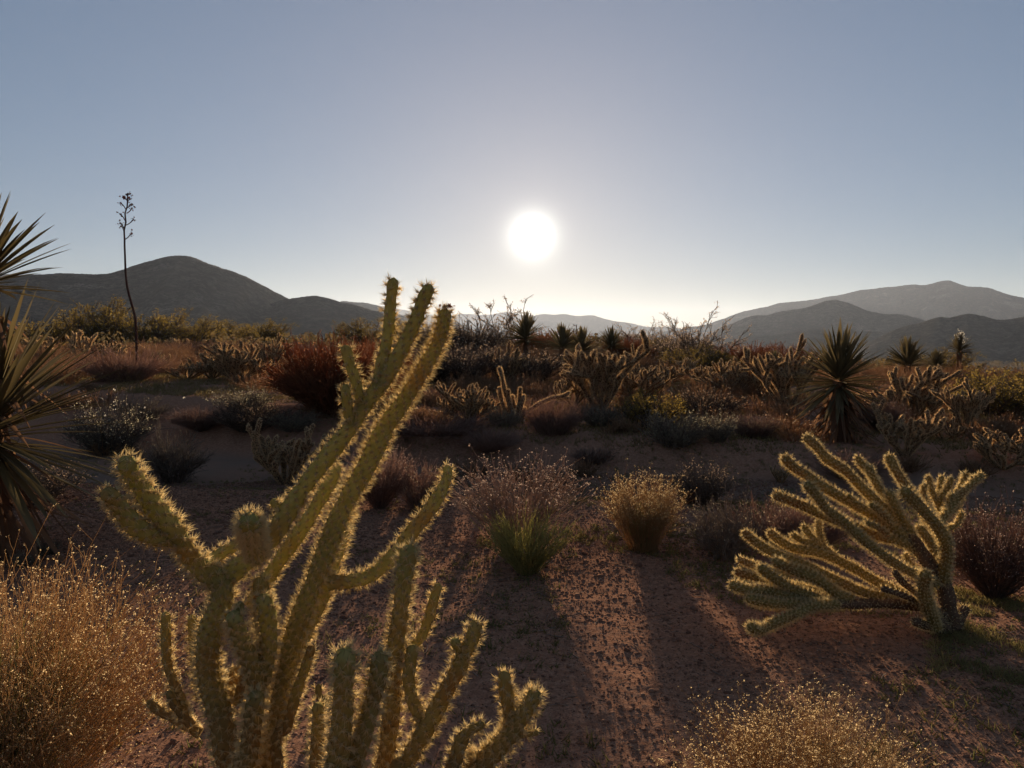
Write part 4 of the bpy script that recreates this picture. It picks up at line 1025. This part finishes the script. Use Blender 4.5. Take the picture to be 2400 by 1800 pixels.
FARSH = [
    ('open0', 'creosote_bush', 1185, 32, 150, 170, 'spindly open creosote with bare branches against the sky at centre'),
    ('open1', 'creosote_bush', 1635, 23, 165, 170, 'thin leafless tree-like creosote on the skyline right of centre'),
    ('open1', 'creosote_bush', 1505, 33, 85, 120, 'airy bush on the skyline left of the thin leafless creosote'),
    ('open0', 'creosote_bush', 1570, 30, 110, 90, 'second airy bush beside the thin leafless creosote'),
    ('red0', 'creosote_bush', 1740, 26, 90, 170, 'rusty bush on the skyline above the rounded pink cholla'),
    ('red0', 'creosote_bush', 1830, 30, 90, 140, 'rusty bush behind the antler-armed cholla'),
    ('olive0', 'creosote_bush', 2330, 13.6, 105, 220, 'dark olive creosote behind the raised-finger cholla at right'),
    ('olive1', 'creosote_bush', 2425, 14.5, 110, 180, 'olive creosote cut by the right edge of the picture'),
    ('olive1', 'creosote_bush', 2195, 23, 80, 130, 'small olive creosote behind the big golden cholla'),
    ('olive0', 'creosote_bush', 240, 31, 125, 170, 'tallest yellow-olive creosote left of the tall dead stalk'),
    ('olive1', 'creosote_bush', 350, 34, 95, 160, 'yellow-olive creosote right of the tall dead stalk'),
    ('olive0', 'creosote_bush', 440, 38, 75, 150, 'lower olive creosote below the round hilltop'),
    ('olive1', 'creosote_bush', 120, 33, 80, 150, 'olive creosote behind the left yucca'),
    ('olive1', 'creosote_bush', 615, 39, 62, 110, 'far olive creosote left of the red-brown bush'),
    ('olive0', 'creosote_bush', 530, 46, 55, 130, 'far green-brown creosote below the saddle of the hills'),
    ('olive0', 'creosote_bush', 870, 36, 70, 150, 'brown creosote seen between the near arm tips'),
    ('dark0', 'creosote_bush', 1030, 27, 80, 150, 'dark bush on the skyline right of the near arm tips'),
    ('dark0', 'creosote_bush', 1110, 24, 100, 140, 'dark bush below the spindly creosote'),
    ('red0', 'creosote_bush', 1300, 27, 70, 150, 'brown bush below the pair of small yuccas'),
    ('dark0', 'creosote_bush', 1590, 26, 80, 150, 'brown bush at the foot of the thin leafless creosote'),
    ('olive0', 'creosote_bush', 1640, 19, 75, 160, 'olive-brown bush behind the dark grey shrub'),
    ('red0', 'creosote_bush', 1460, 24, 65, 110, 'brown bush behind the right half of the tallest cholla'),
    ('olive0', 'creosote_bush', 2050, 27, 55, 130, 'olive bush right behind the broad yucca'),
    ('mauve0', 'dry_shrub', 470, 24, 45, 150, 'grey brush behind the low pale cholla'),
    ('mauve0', 'dry_shrub', 700, 20, 60, 120, 'grey brush between the left cholla bank and the red-brown bush'),
    ('bursage0', 'dry_shrub', 1370, 23, 45, 110, 'grey brush left of the tallest cholla'),
]
for key, name, px, Y, h, wx, lab in FARSH:
    if Y >= 19: Y, h = Y * 1.5, h * 0.9       # far enough back that they do not shade the terrace
    put(key, name, lab, 'shrub', px, None, Y, h, wx, 'bushes on the skyline')
# pale flowers on the shrub by the left yucca
def add_flowers():
    o = next(x for x in bpy.data.objects if x.get('label', '').startswith('grey shrub dotted'))
    rng = np.random.default_rng(77)
    C = rng.normal(size=(70, 3)) * np.array([0.3, 0.3, 0.12]) + np.array([0, 0, 0.85])
    for c in C[:24]:
        q = c + rng.normal(size=(5, 3)) * 0.012
        link('flower', MB().add(*leaves(q, np.full(5, 0.024), 0.9, rng)).mesh('flower', M['white']), o)
add_flowers()

# ------------------------------------------------------------------ the two golden buckwheats in the foreground
def build_buckwheats():
    p = onground(40, 2.15); p[0] -= 0.12
    pr = stalk_shrub(401, 560, 0.66, 0.0014, M['straw'], M['head'], 5, 3, 0.0048, (420, 0.74, 0.42), 0.06, 0.25, 2)
    put_parts(pr, 'buckwheat_shrub', 'golden dry buckwheat bush filling the lower left corner, green at its heart', 'shrub', p, 0.3, (1.0, 0.9, 0.86))
    p = onground(1900, 2.05)
    pr = stalk_shrub(402, 560, 0.72, 0.0016, M['straw'], M['head'], 5, 4, 0.0068, None, 0.04, 0.25, 2)
    put_parts(pr, 'buckwheat_shrub', 'golden dry buckwheat tops along the lower right edge', 'shrub', p, 1.0, (0.86, 0.6, 0.45))
build_buckwheats()

# ------------------------------------------------------------------ ground cover
def scatter(n, rmin, rmax, amax, rng, amin=None):
    r = np.sqrt(rng.uniform(rmin ** 2, rmax ** 2, n)); a = np.radians(rng.uniform(-amax if amin is None else amin, amax, n))
    return r * np.sin(a), r * np.cos(a)
def blades(x, y, rng, h, wd, per=5, lean=0.5):
    x = np.repeat(x, per) + rng.normal(size=len(x) * per) * h * 0.35; y = np.repeat(y, per) + rng.normal(size=len(y) * per) * h * 0.35
    z = terr(x, y, True)
    P = np.stack([x, y, z], -1)
    D = unit(np.stack([rng.normal(size=len(x)) * lean, rng.normal(size=len(x)) * lean, np.ones(len(x))], -1))
    return spikes(P, D, h * rng.uniform(0.4, 1.2, len(x)), np.full(len(x), wd) * rng.uniform(0.7, 1.3, len(x)), rng)
def build_cover():
    rng = np.random.default_rng(55)
    # pebbles
    t = (1 + 5 ** 0.5) / 2
    ico = unit(np.array([(-1, t, 0), (1, t, 0), (-1, -t, 0), (1, -t, 0), (0, -1, t), (0, 1, t), (0, -1, -t), (0, 1, -t), (t, 0, -1), (t, 0, 1), (-t, 0, -1), (-t, 0, 1)], float))
    fc = np.array([(0, 11, 5), (0, 5, 1), (0, 1, 7), (0, 7, 10), (0, 10, 11), (1, 5, 9), (5, 11, 4), (11, 10, 2), (10, 7, 6), (7, 1, 8), (3, 9, 4), (3, 4, 2), (3, 2, 6), (3, 6, 8), (3, 8, 9), (4, 9, 5), (2, 4, 11), (6, 2, 10), (8, 6, 7), (9, 8, 1)])
    x, y = scatter(330000, 1.8, 9.6, 47, rng)
    k = rng.uniform(size=len(x)) < 0.35 + 1.1 * np.clip(fbm(x * 0.9, y * 0.9, 3, 77) + 0.3, 0, 1)
    x, y = x[k], y[k]; n = len(x)
    sz = np.exp(rng.normal(-5.65, 0.5, n)) * (0.7 + 0.12 * y)
    sz = np.clip(sz, 0.002, 0.028)
    z = terr(x, y, True)
    octa = np.array([(1, 0, 0), (-1, 0, 0), (0, 1, 0), (0, -1, 0), (0, 0, 1), (0, 0, -1)], float)
    fo = np.array([(0, 2, 4), (2, 1, 4), (1, 3, 4), (3, 0, 4), (2, 0, 5), (1, 2, 5), (3, 1, 5), (0, 3, 5)])
    mb = MB()
    for sel, shp, fs in ((sz > 0.0075, ico, fc), (sz <= 0.0075, octa, fo)):
        m = int(sel.sum()); k = len(shp)
        sh = rng.uniform(0.65, 1.3, (m, k, 1)) * rng.uniform(0.6, 1.2, (m, 1, 3)) * np.array([1, 1, 0.65])
        ra = rng.uniform(0, 6.28, m); ca, sa = np.cos(ra)[:, None], np.sin(ra)[:, None]
        q = shp[None] * sh
        q = np.stack([q[..., 0] * ca - q[..., 1] * sa, q[..., 0] * sa + q[..., 1] * ca, q[..., 2]], -1)
        V_ = np.stack([x[sel], y[sel], z[sel] + sz[sel] * 0.12], -1)[:, None] + q * sz[sel][:, None, None]
        mb.add(V_.reshape(-1, 3), [(np.arange(m)[:, None, None] * k + fs[None]).reshape(-1, 3)])
    tag(link('pebbles', mb.mesh('pebbles', M['stone'])), 'brown pebbles strewn over the gravel flat', 'gravel', None, 'stuff')
    # dead twigs lying about
    x, y = scatter(1500, 1.9, 9.0, 37, rng)
    n = len(x); a = rng.uniform(0, 6.28, n); L = rng.uniform(0.03, 0.13, n)
    tt = np.linspace(-0.5, 0.5, 4)
    P = np.stack([x[:, None] + np.cos(a)[:, None] * L[:, None] * tt, y[:, None] + np.sin(a)[:, None] * L[:, None] * tt, np.zeros((n, 4))], -1)
    P[:, :, :2] += rng.normal(size=(n, 4, 2)) * 0.005
    P[..., 2] = terr(P[..., 0], P[..., 1], True) + 0.004 + rng.uniform(0, 0.008, (n, 1)) * np.abs(tt)
    tag(link('twig_litter', MB().add(*tubes(P, np.full((n, 4), 0.0016) * rng.uniform(0.6, 1.7, (n, 1)))).mesh('twig_litter', M['greytwig'])), 'dead twigs littering the gravel flat', 'litter', None, 'stuff')
    # low weeds on the gravel
    x, y = scatter(33000, 2.2, 12.5, 46, rng)
    px = 1200 + x / y * F
    k = (vnoise(x * 1.6, y * 1.6, 88) > 0.45) & (rng.uniform(size=len(x)) < np.where(y > 7.4, 0.22, np.interp(px, [-200, 700, 1250, 1500, 1900, 2300], [0.08, 0.15, 0.35, 1.0, 0.9, 0.4])))
    tag(link('weeds', MB().add(*blades(x[k], y[k], rng, 0.05, 0.0055, 7, 0.8)).mesh('weeds', M['weed'])), 'sparse low weeds on the gravel flat', 'weeds', None, 'stuff')
    # greener grass in the sun right of the sprawling cholla
    x, y = scatter(3400, 3.9, 5.3, 38, rng, 29)
    k = (vnoise(x * 3.1, y * 3.1, 66) + 0.6 * (vnoise(x * 9, y * 9, 67) - 0.5) > 0.5) & (rng.uniform(size=len(x)) < 0.6)
    x, y = x[k], y[k]
    tag(link('grass', MB().add(*blades(x, y, rng, 0.05, 0.004, 5, 0.9)).mesh('grass', M['grass'])), 'short green grass in the sun right of the sprawling cholla', 'grass', None, 'stuff')
    # dry grass on the terrace beyond the wash
    x, y = scatter(60000, 9.5, 34, 37, rng)
    et = edges(x)[0]
    k = (y > et - 0.3) & (vnoise(x * 0.8, y * 0.8, 99) > 0.36)
    x, y = x[k], y[k]
    tag(link('dry_grass', MB().add(*blades(x, y, rng, 0.11, 0.011, 4, 0.7)).mesh('dry_grass', M['drygrass'])), 'dry grass over the sunlit terrace beyond the wash', 'grass', None, 'stuff')
    # tangled low brush between the bigger plants of the terrace
    cx, cy = scatter(1900, 8, 42, 40, rng)
    et = edges(cx)[0]
    sunpx = 1200 + cx / cy * F
    en_ = edges(cx)[2]; onbank = (cy < et + 0.2) & (cy > en_ + 0.8) & (rng.uniform(size=len(cx)) < 0.55)
    k = ((cy > et + 0.2) | onbank) & (vnoise(cx * 0.5, cy * 0.5, 44) > 0.33) & ~((cy < 20) & (sunpx > 300) & (sunpx < 560))
    cx, cy, onbank = cx[k], cy[k], onbank[k]; n = len(cx)
    hh = np.minimum(rng.uniform(0.18, 0.5, n) * np.interp(cy, [11, 25, 42], [0.7, 1.2, 1.6]), np.maximum(0.06 * cy - 0.35, 0.1)) * np.where(onbank, 0.8, 1.0)
    per = 42
    c0 = np.repeat(np.stack([cx, cy, terr(cx, cy)], -1), per, 0); hr = np.repeat(hh, per)
    off = rng.normal(size=(n * per, 3)) * np.array([0.35, 0.35, 0]) * hr[:, None]
    D = unit(off * 1.6 + np.array([0, 0, 1.0]) * hr[:, None] + 0.2 * hr[:, None] * rng.normal(size=(n * per, 3)))
    t = np.linspace(0, 1, 4)
    P = (c0 + off)[:, None] + D[:, None] * (hr[:, None] * rng.uniform(0.5, 1.1, (n * per, 1)) * t[None])[..., None]
    P[:, 1:] += rng.normal(size=(n * per, 3, 3)) * 0.05 * hr[:, None, None]
    mb = MB().add(*tubes(P, rad_taper(P, 0.005, 0.003)))
    Q = twigs_on(rng, P, 3, 0.16, 3, 0.6, 0.2, 0.3)
    mb.add(*tubes(Q, rad_taper(Q, 0.0045, 0.003)))
    C = along(rng, Q, n * 110, 0.02)
    mb.add(*leaves(C, rng.uniform(0.012, 0.035, len(C)), 0.5, rng))
    tag(link('low_brush', mb.mesh('low_brush', M['brush'])), 'tangled low brush between the chollas of the terrace', 'brush', None, 'stuff')
    # distant scrub that reads as one mass
    cx, cy = scatter(5200, 38, 330, 42, rng)
    fx, fy = scatter(2600, 300, 800, 42, rng); cx = np.concatenate([cx, fx]); cy = np.concatenate([cy, fy])
    k = (rng.uniform(size=len(cx)) < np.interp(np.hypot(cx, cy), [38, 100, 330, 331], [1, 0.8, 0.6, 1.0]))
    cx, cy = cx[k], cy[k]
    n = len(cx); per = 70
    hh = rng.uniform(0.5, 1.25, n) * np.interp(np.hypot(cx, cy), [200, 400, 800], [1, 2.0, 3.2])
    u = unit(rng.normal(size=(n, per, 3))) * rng.uniform(0.4, 1, (n, per, 1)) ** 0.5
    u[..., 2] = np.abs(u[..., 2])
    C = np.stack([cx, cy, terr(cx, cy)], -1)[:, None] + u * hh[:, None, None] * np.array([0.95, 0.95, 0.95])
    C = C.reshape(-1, 3)
    tag(link('distant_scrub', MB().add(*leaves(C, np.repeat(hh, per) * rng.uniform(0.12, 0.32, n * per), 0.7, rng)).mesh('distant_scrub', M['scrub'])), 'distant desert scrub covering the plain to the foot of the hills', 'scrub', None, 'stuff')
build_cover()

# ------------------------------------------------------------------ the hazy air
def build_haze():
    mb = MB()
    a, b = (-7600, -7600, -70), (7600, 7600, 275)
    v = [(a[0], a[1], a[2]), (b[0], a[1], a[2]), (b[0], b[1], a[2]), (a[0], b[1], a[2]), (a[0], a[1], b[2]), (b[0], a[1], b[2]), (b[0], b[1], b[2]), (a[0], b[1], b[2])]
    mb.add(v, [np.array([(0, 3, 2, 1), (4, 5, 6, 7), (0, 1, 5, 4), (1, 2, 6, 5), (2, 3, 7, 6), (3, 0, 4, 7)])])
    m, t, out = new_mat('haze')
    pv = N(t, 'ShaderNodeVolumePrincipled')
    pv.inputs['Color'].default_value = (0.69, 0.79, 1.0, 1)
    pv.inputs['Density'].default_value = 5.4e-5
    pv.inputs['Anisotropy'].default_value = 0.40
    t.links.new(pv.outputs[0], out.inputs['Volume'])
    tag(link('haze', mb.mesh('haze', m)), kind='stuff')
build_haze()
